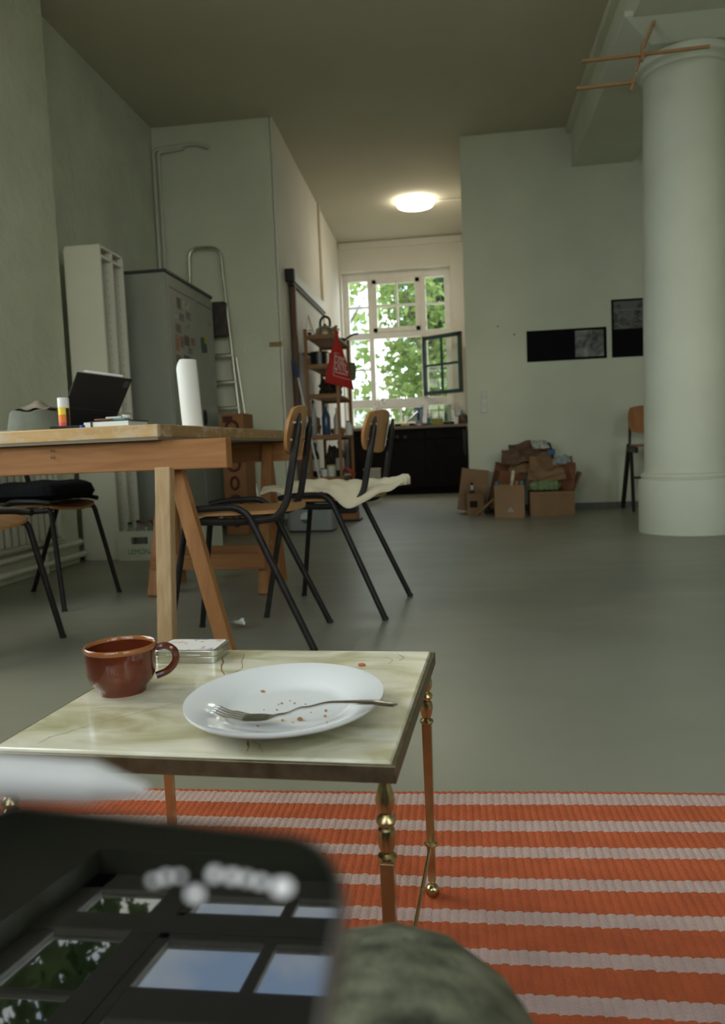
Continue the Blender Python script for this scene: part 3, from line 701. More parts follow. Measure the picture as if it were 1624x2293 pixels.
def hw(t):
    ks = [(.17, .0112), (.26, .0118), (.31, .009), (.37, .0034), (.5, .0026), (.75, .0048), (.92, .0062), (.985, .0045), (1, .001)]
    for (a, ya), (b_, yb) in zip(ks, ks[1:]):
        if a <= t <= b_: return ya+(yb-ya)*(t-a)/(b_-a)
    return .0112
strip(.17, 1, lambda t: (-hw(t), hw(t)), 50).build('handle', FK, fork, smooth=50)
for i in range(4):
    c0 = -.0094+i*.00627
    strip(0, .18, lambda t: (c0-.0009-.0009*min(1, t/.1), c0+.0009+.0009*min(1, t/.1)), 12).build('tine', FK, fork, smooth=50)
c = PZ(810, 1490, CZ+.001)
B().lathe([(0, 0), (.0042, .0003), (.0047, .0015), (.0042, .0027), (0, .003)], (c.x, c.y, CZ+.0005), 18, sx=1.1, sy=.9).build('tablet_pill', mat('orange_pill', (.50, .13, .05), .5), label='small orange pill lying on the onyx table top', cat='pill')

# ------------------------------------------------------------------ rug
RUG_O = mat('rug_orange', (.47, .100, .032), .95, var=.10, vscale=22, bump=.5, bscale=420)
RUG_P = mat('rug_pink', (.53, .375, .34), .95, var=.07, vscale=22, bump=.5, bscale=420)
bounds = [(1.420, 0), (1.411, 1), (1.367, 0), (1.308, 1), (1.272, 0), (1.221, 1), (1.189, 0), (1.130, 1), (1.101, 0), (1.045, 1), (1.014, 0), (.959, 1), (.930, 0), (.877, 1), (.846, 0)]
y = .846
while y > .08:
    bounds += [(y-.056, 1), (y-.087, 0)]; y -= .087
rows = []
for (ya, ca), (yb, _) in zip(bounds, bounds[1:]):
    k = 5
    for i in range(k): rows.append((ya+(yb-ya)*i/k, ca))
rows.append((bounds[-1][0], 0))
X0, X1, PITCHR, SEG = -.98, .80, .0125, 6
nr = int((X1-X0)/PITCHR); nu = nr*SEG+1; P = []; Fs = []; Ms = []
jit = [random.uniform(-.0007, .0007)+(.0009 if k % 2 else -.0009) for k in range(nr+2)]
for ry, _ in rows:
    for i in range(nu):
        k = i//SEG; ph = (i % SEG)/SEG; x = X0+PITCHR*i/SEG
        h = .0024+.0017*abs(sin(pi*ph))**.7
        P.append(Vector((x+.0003*sin(ry*60+k), ry+.014*x+jit[k]*(1 if ry < 1.415 else .3)+.0025*sin(x*7+ry*9), h+.0006*sin(x*5+ry*4))))
for j in range(len(rows)-1):
    for i in range(nu-1): Fs.append((j*nu+i, (j+1)*nu+i, (j+1)*nu+i+1, j*nu+i+1)); Ms.append(rows[j][1])
ru = B(); ru.v = P; ru.f = Fs; ru.m = Ms
n0 = len(ru.v)
lo = [Vector((p.x, p.y, .0005)) for p in P[:nu]] ; ru.v += lo
for i in range(nu-1): ru.f.append((i, i+1, n0+i+1, n0+i)); ru.m.append(0)
rug = ru.build('flat_woven_rug', [RUG_O, RUG_P], smooth=80, label='ribbed flat-woven orange rug with pale pink stripes', cat='rug', org=(0, .6, 0))

# ------------------------------------------------------------------ phone
nP = Vector((.005, -.640, .768)).normalized()
def on_plane(px, py, dist=.150):
    c = ray(600, 1990).normalized(); P0 = CAM + c*dist; q = ray(px, py)
    return CAM + q*((P0-CAM).dot(nP)/q.dot(nP))
e1 = (on_plane(65, 1800)-on_plane(690, 1870)).normalized(); e2 = nP.cross(e1); e2 = -e2 if e2.z > 0 else e2
PWd, PHt, PT = .0775, .160, .0083
rc = on_plane(757, 2105); tc_ = on_plane(380, 1824)
pc = tc_ + e2*(PHt/2); pc = pc + e1*((rc-pc).dot(e1)+PWd/2)
def PH(a, b_, d=0): return pc - e1*a - e2*b_ + nP*d       # a right, b up in the phone's own view
ph = thing('smartphone', 'black smartphone held out of focus, window light mirrored in its screen', 'phone', pc - nP*.004 - e2*(-PHt/2), 0)
def slab(w, h, r, d0, d1, m, name, **k):
    return B().prism([PH(x, y, d0) for x, y in rrect(w, h, r, 10)], nP*(d1-d0)).build(name, m, ph, **k)
slab(PWd, PHt, .0125, -PT, -.0006, mat('phone_frame', (.16, .15, .15), .35, .8), 'frame', bevel=.0018, seg=3)
SCREEN = mat('dark_screen_glass', (.0012, .0013, .0016), .02, spec=.62)
slab(PWd-.0022, PHt-.0022, .0115, -.0006, 0, SCREEN, 'screen', bevel=.0003)
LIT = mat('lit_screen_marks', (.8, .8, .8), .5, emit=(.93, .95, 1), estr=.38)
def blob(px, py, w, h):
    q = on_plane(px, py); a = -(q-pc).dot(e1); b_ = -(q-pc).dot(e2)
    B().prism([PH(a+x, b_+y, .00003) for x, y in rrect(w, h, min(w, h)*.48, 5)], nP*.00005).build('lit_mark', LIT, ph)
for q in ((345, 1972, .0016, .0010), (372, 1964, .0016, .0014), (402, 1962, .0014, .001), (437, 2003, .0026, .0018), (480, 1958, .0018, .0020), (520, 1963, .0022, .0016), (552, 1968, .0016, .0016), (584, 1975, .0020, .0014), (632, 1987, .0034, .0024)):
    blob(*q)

# white stylus held just beyond the phone's upper edge
d1 = .205
def atd(px, py, d): return CAM + ray(px, py).normalized()*d
s0 = atd(-260, 1722, d1); s1 = atd(205, 1752, d1); s2 = atd(330, 1768, d1)
st = thing('stylus', 'white pen-like stylus with a tapered tip, blurred beyond the phone', 'stylus', s0, 0)
B().tube([s0, s1], .0048, 20).build('barrel', mat('white_gloss', (.80, .80, .82), .25), st)
B().tube([s1, s1*.45+s2*.55, s2], [.0048, .0026, .0010], 20).build('tip', mat('white_gloss', (.8, .8, .82), .25), st)
# ------------------------------------------------------------------ ceiling lamp
LC = PZ(930, 462, 3.47)
lamp = thing('ceiling_lamp', 'round flat ceiling lamp glowing white in the kitchen passage', 'lamp', (LC.x, LC.y, CEIL-.09), 0)
B().lathe([(0, CEIL), (.19, CEIL), (.20, CEIL-.012), (.20, CEIL-.03), (0, CEIL-.03)], (LC.x, LC.y, 0), 48).build('base_plate', CREAM, lamp)
B().lathe([(.19, CEIL-.025), (.215, CEIL-.03), (.218, CEIL-.045), (.205, CEIL-.068), (.15, CEIL-.082), (.08, CEIL-.088), (0, CEIL-.09)], (LC.x, LC.y, 0), 48).build(
    'diffuser', mat('lamp_diffuser', (.9, .88, .82), .4, emit=(1.0, .90, .74), estr=20.0), lamp)

# ------------------------------------------------------------------ tall white shelf, steel cabinet, ladder
WS = mat('white_melamine', (.68, .67, .57), .5, var=.03, vscale=4)
sh = thing('tall_shelf', 'tall narrow white open shelf standing by the left wall', 'shelf', (-2.32, 4.96, 0), 0)
sx0, sx1, sy0, sy1, szt = -2.44, -2.205, 4.78, 5.13, 1.99
for y in (sy0, (sy0+sy1)/2-.009, sy1-.018):
    B().box(sx0, sx1, y, y+.018, 0, szt).build('side_panel', WS, sh, bevel=.001)
B().box(sx0, sx1-.002, sy0, sy1, szt, szt+.018).build('top_panel', WS, sh, bevel=.001)
B().box(sx0-.006, sx0, sy0, sy1, 0, szt).build('back_panel', WS, sh)
for y0, zz in ((sy0+.018, (.06, .95, 1.93)), ((sy0+sy1)/2+.009, (.06, .95, 1.93))):
    for z in zz: B().box(sx0, sx1-.003, y0, y0+.148, z, z+.018).build('shelf_board', WS, sh)
HOLE = mat('peg_hole', (.05, .045, .035), .9); hb = B()
for y in ((sy0+sy1)/2-.0095, sy1-.0185):
    for k in range(34):
        z = .12+k*.053
        for x in (sx1-.035,): hb.obox((x, y, z), (.005, .001, .005))
hb.build('peg_holes', HOLE, sh, kind='stuff')

SG = mat('grey_enamel', (.30, .31, .27), .42, var=.05, vscale=3); SGD = mat('dark_rim', (.05, .05, .048), .4)
cab = thing('steel_cabinet', 'grey two-door steel cabinet with dark top rim and snapshots on its door', 'cabinet', (-2.28, 6.05, 0), 0)
kx0, kx1, ky0, ky1, kz = -2.54, -2.045, 5.47, 6.52, 1.975
B().box(kx0, kx1, ky0, ky1, .06, kz).build('body', SG, cab, bevel=.006)
B().box(kx0-.004, kx1+.012, ky0-.006, ky1+.006, kz, kz+.022).build('top_rim', SGD, cab, bevel=.003)
B().box(kx0+.03, kx1-.03, ky0+.03, ky1-.03, 0, .06).build('plinth', SGD, cab)
ym = PX(437, 720, kx1).y
for a, c in ((ky0+.012, ym-.004), (ym+.004, ky1-.012)):
    dr = B().box(kx1-.002, kx1+.012, a, c, .085, kz-.03).build('door', SG, cab, bevel=.004)
    B().box(kx1+.012, kx1+.015, a+.03, c-.03, kz-.10, kz-.095).build('seam', SGD, dr)
q = PX(459, 935, kx1+.014)
B().lathe([(0, 0), (.045, 0), (.045, .012), (.03, .016), (0, .016)], q, 24, R=Matrix.Rotation(radians(90), 3, 'Y'), sx=1.35, sy=.6).build('lock_plate', BLACKP, dr)
PHO = [((228, 235, 298, 445), (.045, .038, .035), 'narrow dark snapshot at the top of the steel cabinet door'), ((330, 305, 460, 460), (.36, .36, .31), 'pale card with a grey strip stuck near the top of the steel cabinet'),
       ((160, 465, 250, 620), (.34, .36, .33), 'white-framed snapshot at the left edge of the cabinet pictures'), ((265, 540, 360, 680), (.15, .12, .10), 'small brown snapshot under the pale card on the cabinet'),
       ((400, 510, 490, 660), (.14, .13, .14), 'snapshot with a blue top on the steel cabinet'), ((205, 735, 300, 900), (.13, .085, .08), 'reddish brown snapshot alone in the third row on the cabinet'),
       ((395, 750, 490, 880), (.25, .26, .22), 'faint grey-green card almost blending with the steel cabinet'), ((205, 935, 270, 1250), (.33, .13, .06), 'long narrow orange snapshot on the steel cabinet'),
       ((290, 975, 360, 1190), (.18, .085, .075), 'tall maroon snapshot right of the orange one on the cabinet'), ((370, 965, 460, 1150), (.06, .025, .025), 'very dark red snapshot in the middle of the cabinet pictures'),
       ((490, 1005, 570, 1150), (.20, .09, .085), 'small red snapshot at the right end of the cabinet pictures'), ((440, 1195, 520, 1320), (.15, .13, .17), 'small purple snapshot low on the steel cabinet'),
       ((220, 1325, 310, 1470), (.12, .085, .065), 'brown snapshot at the bottom left of the cabinet pictures'), ((360, 1340, 480, 1420), (.045, .045, .045), 'dark card just above the rolled white paper, on the cabinet'),
       ((820, 715, 860, 785), (.34, .16, .09), 'tiny orange sticker on the right cabinet door')]
for i, ((x0, y0, x1, y1), c, lb) in enumerate(PHO):
    X = kx1+.0125
    P4 = [PX(370+x/8.547, 640+y/8.547+(.55*(x-(x0+x1)/2)/8.547)*0, X) for x, y in ((x0, y1), (x1, y1), (x1, y0), (x0, y0))]
    ya = (P4[0].y+P4[3].y)/2; yb = (P4[1].y+P4[2].y)/2; zc = sum(p.z for p in P4)/4; hh = abs(P4[0].z-P4[3].z)/2
    B().box(X, X+.0012, ya, yb, zc-hh, zc+hh).build('snapshot', mat('snapshot_%d' % i, c, .35, var=.45, vscale=34, detail=6), label=lb, cat='photo', group='snapshots stuck on the steel cabinet')
pts = [(680, 990), (760, 1000), (800, 1060), (780, 1120), (800, 1220), (800, 1280), (710, 1290), (690, 1150)]
q = [PX(370+x/8.547, 640+y/8.547, kx1+.0125) for x, y in pts]
mg = B().prism([(kx1+.0125, p.y, p.z) for p in q], (.004, 0, 0)).build('shaped_magnet', mat('dark_green_magnet', (.02, .06, .05), .5, var=.4, vscale=40), label='dark green and yellow cut-out magnet on the right cabinet door', cat='magnet')
q = [PX(370+x/8.547, 640+y/8.547, kx1+.0165) for x, y in ((740, 960), (800, 970), (795, 1100), (755, 1110))]
B().prism([(kx1+.0165, p.y, p.z) for p in q], (.002, 0, 0)).build('yellow_patch', mat('yellow_magnet', (.42, .36, .05), .5), mg)

AL = mat('aluminium', (.60, .58, .51), .38, 1.0, var=.08, vscale=30)
la = thing('step_ladder', 'aluminium step ladder with a rounded top hoop behind the steel cabinet', 'ladder', (-2.08, 6.66, 0), 0)
yl = 6.74
h0, h1, h2 = PY(424, 600, yl), PY(460, 553, yl), PY(497, 580, yl); rf = PY(540, 925, 6.72)
dwn = Vector(((rf.x-h2.x)/(h2.z-rf.z), -.10, -1))
dwn.y = -.055; footr = h2+dwn*h2.z; footl = Vector((h0.x-(footr.x-h2.x)*.9, footr.y, 0))
B().tube(fillet([footl, (h0.x, yl, h0.z-.1), (h0.x+.005, yl, h1.z), (h2.x-.01, yl, h1.z-.01), (h2.x, yl, h2.z-.1), footr], .10, 8), .0135, 10).build('hoop_rail', AL, la)
B().tube(fillet([(footr.x+.045, 6.80-.02, 0), (h2.x+.07, 6.775, 1.5)], .1), .010, 8).build('rear_rail', AL, la)
B().tube(fillet([(footl.x-.03, 6.80-.02, 0), (h0.x-.03, 6.775, 1.5)], .1), .010, 8).build('rear_rail', AL, la)
for k, py in enumerate((915, 857, 797)):
    z = PY(515, py, 6.70).z; t = (h2.z-z)/h2.z; xr = h2.x+(footr.x-h2.x)*t; xl = h0.x+(footl.x-h0.x)*t; yy = yl+(footr.y-yl)*t
    s_ = B().box(xl, xr, yy-.035, yy+.03, z-.012, z+.012).build('step', AL, la, bevel=.003)
    B().box(xl+.01, xr-.01, yy-.037, yy+.028, z+.012, z+.016).build('tread', BLACKP, s_)
for z in (.30, .62):
    t = (h2.z-z)/h2.z; B().box(h0.x+(footl.x-h0.x)*t, h2.x+(footr.x-h2.x)*t, 6.58, 6.65, z-.012, z+.012).build('step', AL, la, bevel=.003)
zp = PY(495, 705, 6.6).z
B().box(h0.x+.02, h2.x+.03, 6.635, 6.735, zp-.17, zp+.12).build('platform', mat('dark_platform', (.055, .045, .04), .6, var=.3, vscale=20), la, bevel=.004)

# tall box with dark red loops
CARD = mat('cardboard', (.235, .135, .066), .85, var=.10, vscale=5, bump=.15, bscale=70)
CARD2 = mat('cardboard_pale', (.27, .165, .086), .85, var=.10, vscale=5, bump=.15, bscale=70)
CARDR = mat('cardboard_red', (.20, .075, .035), .8, var=.12, vscale=6)
a_, c_ = PY(497, 1000, 6.12), PY(548, 1000, 6.12); zt_ = PY(520, 926, 6.12).z
rb = thing('tall_carton', 'tall orange-brown carton with dark red loop print beside the steel cabinet', 'box', ((a_.x+c_.x)/2, 6.25, 0), 0)
B().box(a_.x, c_.x, 6.12, 6.42, 0, zt_).build('carton', mat('orange_carton', (.27, .125, .05), .8, var=.1, vscale=4), rb, bevel=.004)
RED = mat('dark_red_print', (.085, .018, .014), .7)
for k in range(6):
    z = .12+k*.15; x = (a_.x+c_.x)/2
    pp = [(x+.045*cos(t*2*pi/14)*(1.1 if k % 2 else .7), 6.117, z+.05*sin(t*2*pi/14)) for t in range(14)]
    B().tube(pp, .011, 6, closed=True).build('loop_print', RED, rb)
B().box(a_.x+.02, a_.x+.10, 6.116, 6.12, zt_-.07, zt_-.02).build('print_band', RED, rb)

# crate of bottles and white box
CR = mat('crate_plastic', (.62, .62, .52), .5, var=.04)
g0, g1 = PZ(258, 1256), PZ(372, 1254); gy = 4.73; gz = PY(300, 1190, gy).z
gx0 = max(PY(258, 1256, gy).x, -2.19); gx1 = gx0+.36
crt = thing('bottle_crate', 'white plastic bottle crate with green lettering on the floor', 'crate', ((gx0+gx1)/2, gy+.15, 0), 0)
hxa, hxb, hza, hzb = PY(293, 1210, gy).x, PY(331, 1210, gy).x, PY(310, 1219, gy).z, PY(310, 1203, gy).z
b = B().box(gx0, gx1, gy, gy+.014, 0, hza).box(gx0, gx1, gy, gy+.014, hzb, gz).box(gx0, hxa, gy, gy+.014, hza, hzb).box(hxb, gx1, gy, gy+.014, hza, hzb)
b.build('front_panel', CR, crt)
B().box(gx0, gx1, gy+.286, gy+.30, 0, gz).build('back_panel', CR, crt); B().box(gx0, gx0+.014, gy+.014, gy+.286, 0, gz).build('side_panel', CR, crt)
B().box(gx1-.014, gx1, gy+.014, gy+.286, 0, gz).build('side_panel', CR, crt); B().box(gx0+.014, gx1-.014, gy+.014, gy+.286, 0, .012).build('bottom', CR, crt)
text_mesh('LEMONAID', .05, Matrix.Translation(((gx0+PY(352, 1236, gy).x)/2+.045, gy-.0006, PY(310, 1236, gy).z)) @ Matrix.Rotation(radians(90), 4, 'X'), mat('green_print', (.02, .20, .035), .6), 'lettering', crt, width=.215)
BG = glass_mat('bottle_glass', (.55, .60, .52), .02); 
BOT = mat('clear_bottle', (.30, .32, .28), .12, spec=.6, alpha=.55); CAPS = [mat('cap_dark', (.03, .03, .03), .4, .5), mat('cap_red', (.25, .06, .04), .4), mat('cap_steel', (.5, .5, .46), .3, 1), mat('cap_green', (.03, .08, .05), .4)]
bn = ['with a dark cap in the front left corner', 'with a red cap, second in the front row', 'with a steel cap, third in the front row', 'with a green cap at the front right', 'with a dark cap at the back left', 'with a red cap in the back row', 'with a steel cap in the back row', 'with a green cap at the back right']
for k in range(8):
    bx_, by_ = gx0+.055+(k % 4)*.083, gy+.08+(k//4)*.13
    bt = thing('soda_bottle', 'clear glass bottle %s of the white crate' % bn[k], 'bottle', (bx_, by_, .0125), 0, 'bottles in the white crate')
    B().lathe([(0, 0), (.029, 0), (.031, .01), (.031, .12), (.026, .15), (.0135, .185), (.0125, .215), (.0125, .222), (0, .222)], (bx_, by_, .0125), 16).build('glass', BOT, bt)
    B().lathe([(.0145, .212), (.0145, .225), (.012, .229), (0, .229)], (bx_, by_, .0125), 14).build('cap', CAPS[k % 4], bt)
wx0 = PY(402, 1240, 4.69).x; wx1 = PY(462, 1240, 4.69).x
wb = thing('storage_box', 'white plastic storage box on the floor behind the slanted trestle leg', 'box', ((wx0+wx1)/2, 4.86, 0), 0)
b = B()
for (x0, x1, y0, y1, z0, z1) in ((wx0, wx1, 4.69, 4.70, 0, .235), (wx0, wx1, 5.04, 5.05, 0, .235), (wx0, wx0+.01, 4.70, 5.04, 0, .235), (wx1-.01, wx1, 4.70, 5.04, 0, .235)): B().box(x0, x1, y0, y1, z0, z1).build('side_panel', CR, wb, bevel=.002)
B().box(wx0+.01, wx1-.01, 4.70, 5.04, 0, .01).build('bottom', CR, wb)
B().tube(fillet([(wx0-.004, 4.686, .235), (wx1+.004, 4.686, .235), (wx1+.004, 5.054, .235), (wx0-.004, 5.054, .235), (wx0-.004, 4.69, .235)], .02), .006, 6).build('rim', CR, wb)
# paper scrap on the floor
c = PZ(527, 1408)
def scrap(u, v):
    x = (u-.5)*.075; y = (v-.5)*.06
    return Vector((c.x+x+.006*sin(7*v), c.y+y+.005*sin(9*u), .002+.022*abs(sin(2.6*u+3*v))*(1-.3*v)+.01*sin(9*u*v+2)**2+.01*u))
B().grid(12, 10, scrap).build('paper_scrap', mat('white_paper', (.72, .72, .69), .8), smooth=25, label='crumpled white scrap of paper on the floor by a trestle leg', cat='paper')

# ------------------------------------------------------------------ passage: screen, rack and what is on it
scn = thing('projection_screen', 'white pull-down screen with a long case on the passage wall', 'screen', (-1.48, 8.0, 0), 0)
WSC = mat('screen_case', (.74, .73, .72), .35)
B().box(-1.508, -1.435, 7.12, 8.85, 2.205, 2.305).build('case', WSC, scn, bevel=.004)
B().box(-1.512, -1.43, 7.06, 7.12, 2.20, 2.31).build('end_cap', BLACKP, scn, bevel=.004)
B().box(-1.49, -1.45, 7.14, 8.84, 2.175, 2.205).build('slot', BLACKP, scn)
B().box(-1.474, -1.470, 7.26, 8.80, .45, 2.18).build('sheet', mat('screen_sheet', (.90, .89, .87), .7), scn)
B().box(-1.50, -1.455, 7.20, 7.26, 0, 2.18).build('side_post', wood('brown_post', (.15, .075, .04), (.10, .045, .022), 'z'), scn, bevel=.002)

RW = wood('rack_pine', (.33, .165, .06), (.235, .105, .035), 'z', .55)
RWX = wood('rack_pine_x', (.30, .15, .055), (.215, .10, .034), 'x', .55)
rk = thing('wooden_rack', 'open pine shelving rack crowded with kitchen things in the passage', 'rack', (-1.255, 7.73, 0), 0)
rx0, rx1, ry0, ry1 = -1.415, -1.095, 7.30, 8.16; RS = [1.74, 1.465, 1.185, .80, .40, .12]
for x in (rx0, rx1-.03):
    for y in (ry0, ry1-.03): B().box(x, x+.03, y, y+.03, 0, 1.80 if y == ry0 else 1.79).build('post', RW, rk, bevel=.002)
for z in RS:
    for y in (ry0+.004, ry1-.026): B().box(rx0+.03, rx1-.03, y, y+.022, z-.04, z+.004).build('rung', RWX, rk, bevel=.002)
    for j in range(3):
        xx = rx0+.012+j*.1
        B().box(xx, xx+.095, ry0+.03, ry1-.03, z-.018, z).build('slat', RWX, rk, bevel=.001)
# kettle
KST = mat('dull_steel', (.38, .35, .27), .35, 1.0, var=.1, vscale=20)
kc = Vector((PY(728, 737, 7.50).x, 7.50, 1.741))
ke = thing('kettle', 'dented steel kettle with black loop handle on top of the rack', 'kettle', kc, 0)
B().lathe([(0, 0), (.085, 0), (.098, .012), (.098, .035), (.088, .075), (.06, .098), (.035, .104), (0, .106)], kc, 32).build('body', KST, ke)
B().lathe([(.012, .104), (.016, .115), (.012, .125), (0, .127)], kc, 14).build('lid_knob', BLACKP, ke)
B().tube(bez([kc+Vector((-.045, 0, .09)), kc+Vector((-.04, 0, .16)), kc+Vector((0, 0, .195)), kc+Vector((.045, 0, .17)), kc+Vector((.05, 0, .10))], 6), .012, 10).build('handle', BLACKP, ke)
B().tube([kc+Vector((.07, -.03, .06)), kc+Vector((.115, -.05, .085)), kc+Vector((.125, -.055, .10))], [.02, .013, .011], 10).build('spout', KST, ke)
# wire trivet, knob lid, white jug, black pot, pan
tv = PY(690, 742, 7.62)
B().tube(fillet([(tv.x-.035, 7.60, 1.742), (tv.x+.01, 7.62, 1.985), (tv.x+.075, 7.60, 1.742)], .015), .0055, 8).tube([(tv.x-.02, 7.61, 1.83), (tv.x+.055, 7.61, 1.83)], .004, 6).tube([(tv.x+.01, 7.62, 1.98), (tv.x+.02, 7.72, 1.742)], .004, 6).build(
    'wire_stand', AL, label='tall A-shaped wire stand left of the kettle', cat='stand')
bp = Vector((PY(693, 742, 7.40).x, 7.40, 1.741))
B().lathe([(0, 0), (.014, 0), (.010, .010), (.012, .02), (.024, .032), (.022, .036), (0, .036)], bp, 18).build('jar_stopper', BLACKP, label='small black stopper at the front edge of the rack top', cat='stopper')
wj = Vector((PY(700, 770, 7.55).x, 7.74, 1.466))
jg = thing('enamel_pot', 'white enamel pot behind the black one, second rack shelf', 'pot', wj, 0)
B().lathe([(0, 0), (.07, 0), (.09, .03), (.092, .09), (.07, .14), (.045, .155), (0, .16)], wj, 24).build('body', mat('white_enamel', (.72, .70, .66), .2), jg)
B().lathe([(0, .16), (.012, .162), (.014, .175), (0, .18)], wj, 12).build('lid_knob', BLACKP, jg)
pt = Vector((PY(716, 800, 7.48).x, 7.46, 1.466))
po = thing('black_pot', 'black cooking pot with a side handle, upper rack shelf', 'pot', pt, 0)
B().lathe([(0, 0), (.078, 0), (.088, .01), (.09, .125), (.094, .13), (.086, .13), (.082, .012), (0, .01)], pt, 28).build('body', mat('black_enamel', (.012, .012, .014), .25), po)
B().tube(bez([pt+Vector((-.085, -.02, .105)), pt+Vector((-.12, -.03, .125)), pt+Vector((-.15, -.035, .115))], 5), .011, 8).build('handle', BLACKP, po)
cn = Vector((PY(735, 800, 7.37).x, 7.375, 1.466))
B().lathe([(0, 0), (.035, 0), (.035, .105), (.033, .108), (.033, .004), (0, .004)], cn, 20).build('steel_beaker', KST, label='small steel beaker beside the black pot', cat='beaker')
pn_ = Vector((-1.13, 7.95, 1.741))
pa = thing('frying_pan', 'black frying pan at the far end of the rack top, handle rising', 'pan', pn_, 0)
B().lathe([(0, 0), (.10, 0), (.125, .035), (.122, .037), (.098, .004), (0, .004)], pn_+Vector((-.09, 0, 0)), 28).build('dish', BLACKP, pa)
B().tube(bez([pn_+Vector((.03, 0, .035)), pn_+Vector((.09, 0, .07)), pn_+Vector((.16, 0, .082))], 5), [.010]*10+[.007], 8).build('handle', BLACKP, pa)
# red bag hanging from the front right post
def bag(u, v):
    yb = 7.275
    w_ = max(0, (v-.16)/.84)**.8; px0 = 751+(727-751)*w_; px1 = 758+(793-758)*w_; py0 = 737+(855-737)*v; py1 = 741+(873-741)*v
    p = PY(px0+(px1-px0)*u, py0+(py1-py0)*u, yb-.035*sin(pi*u)*v+.05*u*v)
    return p+Vector((0, -.008*sin(9*u+2*v)*v, 0))
rbg = thing('red_cloth_bag', 'red cloth bag with white block lettering hanging on the rack', 'bag', bag(.5, 1), 0)
REDC = mat('red_cloth', (.46, .022, .016), .8, var=.12, vscale=9, bump=.2, bscale=160)
B().grid(22, 26, bag, thick=(0, .006, 0)).build('cloth', REDC, rbg, smooth=60)
WPR = mat('white_print', (.62, .58, .54), .7)
def on_bag(pu, pv, off=.0015): return bag(pu, pv)+Vector((0, -off, 0))
def bag_text(txt, u0, u1, v0, v1, name):
    cu2 = bpy.data.curves.new(name, 'FONT'); cu2.body = txt; cu2.size = 1; cu2.resolution_u = 1; cu2.offset = 0.0
    t_ = bpy.data.objects.new(name+'_tmp', cu2); COL.objects.link(t_)
    me = bpy.data.meshes.new_from_object(t_.evaluated_get(bpy.context.evaluated_depsgraph_get())); bpy.data.objects.remove(t_)
    xs = [v.co.x for v in me.vertices]; ys = [v.co.y for v in me.vertices]; inv = rbg.matrix_basis.inverted()
    for v in me.vertices:
        pu = u0+(u1-u0)*(v.co.x-min(xs))/(max(xs)-min(xs)); pv = v1+(v0-v1)*(v.co.y-min(ys))/(max(ys)-min(ys)); v.co = inv @ on_bag(pu, pv)
    me.materials.clear(); me.materials.append(WPR); o = bpy.data.objects.new(name, me); COL.objects.link(o); o.parent = rbg
bag_text('EXPRE', .33, .93, .46, .73, 'lettering')
for k in range(7): B()._add([on_bag(.34+k*.08, .755), on_bag(.34+k*.08+.06, .755), on_bag(.34+k*.08+.06, .775), on_bag(.34+k*.08, .775)], [(0, 3, 2, 1)]).build('small_print', WPR, rbg)
for a, c2 in (((.28, .42), (.60, .42)), ((.28, .42), (.28, .84)), ((.28, .84), (.95, .84)), ((.62, .50), (.92, .50))):
    n_ = 10; P_ = [on_bag(a[0]+(c2[0]-a[0])*t/n_, a[1]+(c2[1]-a[1])*t/n_, .002) for t in range(n_+1)]
    B().tube(P_, .0022, 5).build('print_border', WPR, rbg)
B().tube([bag(.2, 0)+Vector((0, .01, .012)), bag(.9, 0)+Vector((.01, .03, .012))], .007, 6).build('peg', wood('peg_wood', (.55, .42, .25), (.45, .33, .18)), rbg)
# olive pot holder
def oliv(u, v):
    p = PY(780+15*u+2.5*sin(pi*v), 812+40*v, 7.33); return p+Vector((0, -.02*sin(pi*u), 0))
B().grid(8, 10, oliv, thick=(0, .01, 0)).build('pot_holder', mat('olive_cloth', (.13, .13, .075), .9, var=.1), label='olive green pot holder hanging behind the red bag', cat='cloth')
# bottles and jars on the lower shelves
def bottle(px, y, z, r, h, m, capm, label, lab=None, neck=.35):
    x = PY(px, 1000, y).x; c = Vector((x, y, z+.001))
    t = thing('bottle', label, 'bottle', c, 0)
    B().lathe([(0, 0), (r*.95, 0), (r, .006), (r, h*.58), (r*.85, h*.68), (r*neck, h*.80), (r*neck, h*.95), (0, h*.95)], c, 20).build('glass', m, t)
    B().lathe([(r*neck*1.15, h*.90), (r*neck*1.15, h), (0, h)], c, 14).build('cap', capm, t)
    if lab: B().lathe([(r*1.02, h*lab[0]), (r*1.025, h*lab[1])], c, 20).build('paper_label', lab[2], t)
    return t
DKG = mat('dark_wine_glass', (.012, .014, .012), .12, coat=.3); BLQ = mat('blue_liquid', (.035, .07, .16), .15); WLB = mat('label_paper', (.55, .54, .48), .7, var=.1, vscale=30)
BLUEC = mat('blue_cap', (.06, .16, .42), .4); CLRP = mat('clear_plastic', (.42, .44, .42), .2, alpha=.75)
bottle(733, 7.48, .80, .042, .30, BLQ, BLUEC, 'blue-filled spray bottle on the middle rack shelf')
bottle(757, 7.62, .80, .033, .27, mat('white_bottle', (.62, .60, .54), .4), WHITEP, 'slim white plastic bottle next to the blue one')
bottle(705, 7.44, .80, .03, .34, CLRP, CAPS[0], 'thin clear bottle at the left of the middle shelf')
bottle(783, 7.75, .80, .035, .14, WHITEP, BLUEC, 'short white bottle with bright blue cap on the rack', neck=.6)
bottle(706, 7.46, .40, .038, .33, DKG, CAPS[0], 'dark wine bottle with pale label, left on the lower shelf', (.18, .52, WLB))
bottle(760, 7.44, .40, .040, .34, DKG, CAPS[0], 'dark wine bottle with pale label, right on the lower shelf', (.18, .52, WLB))
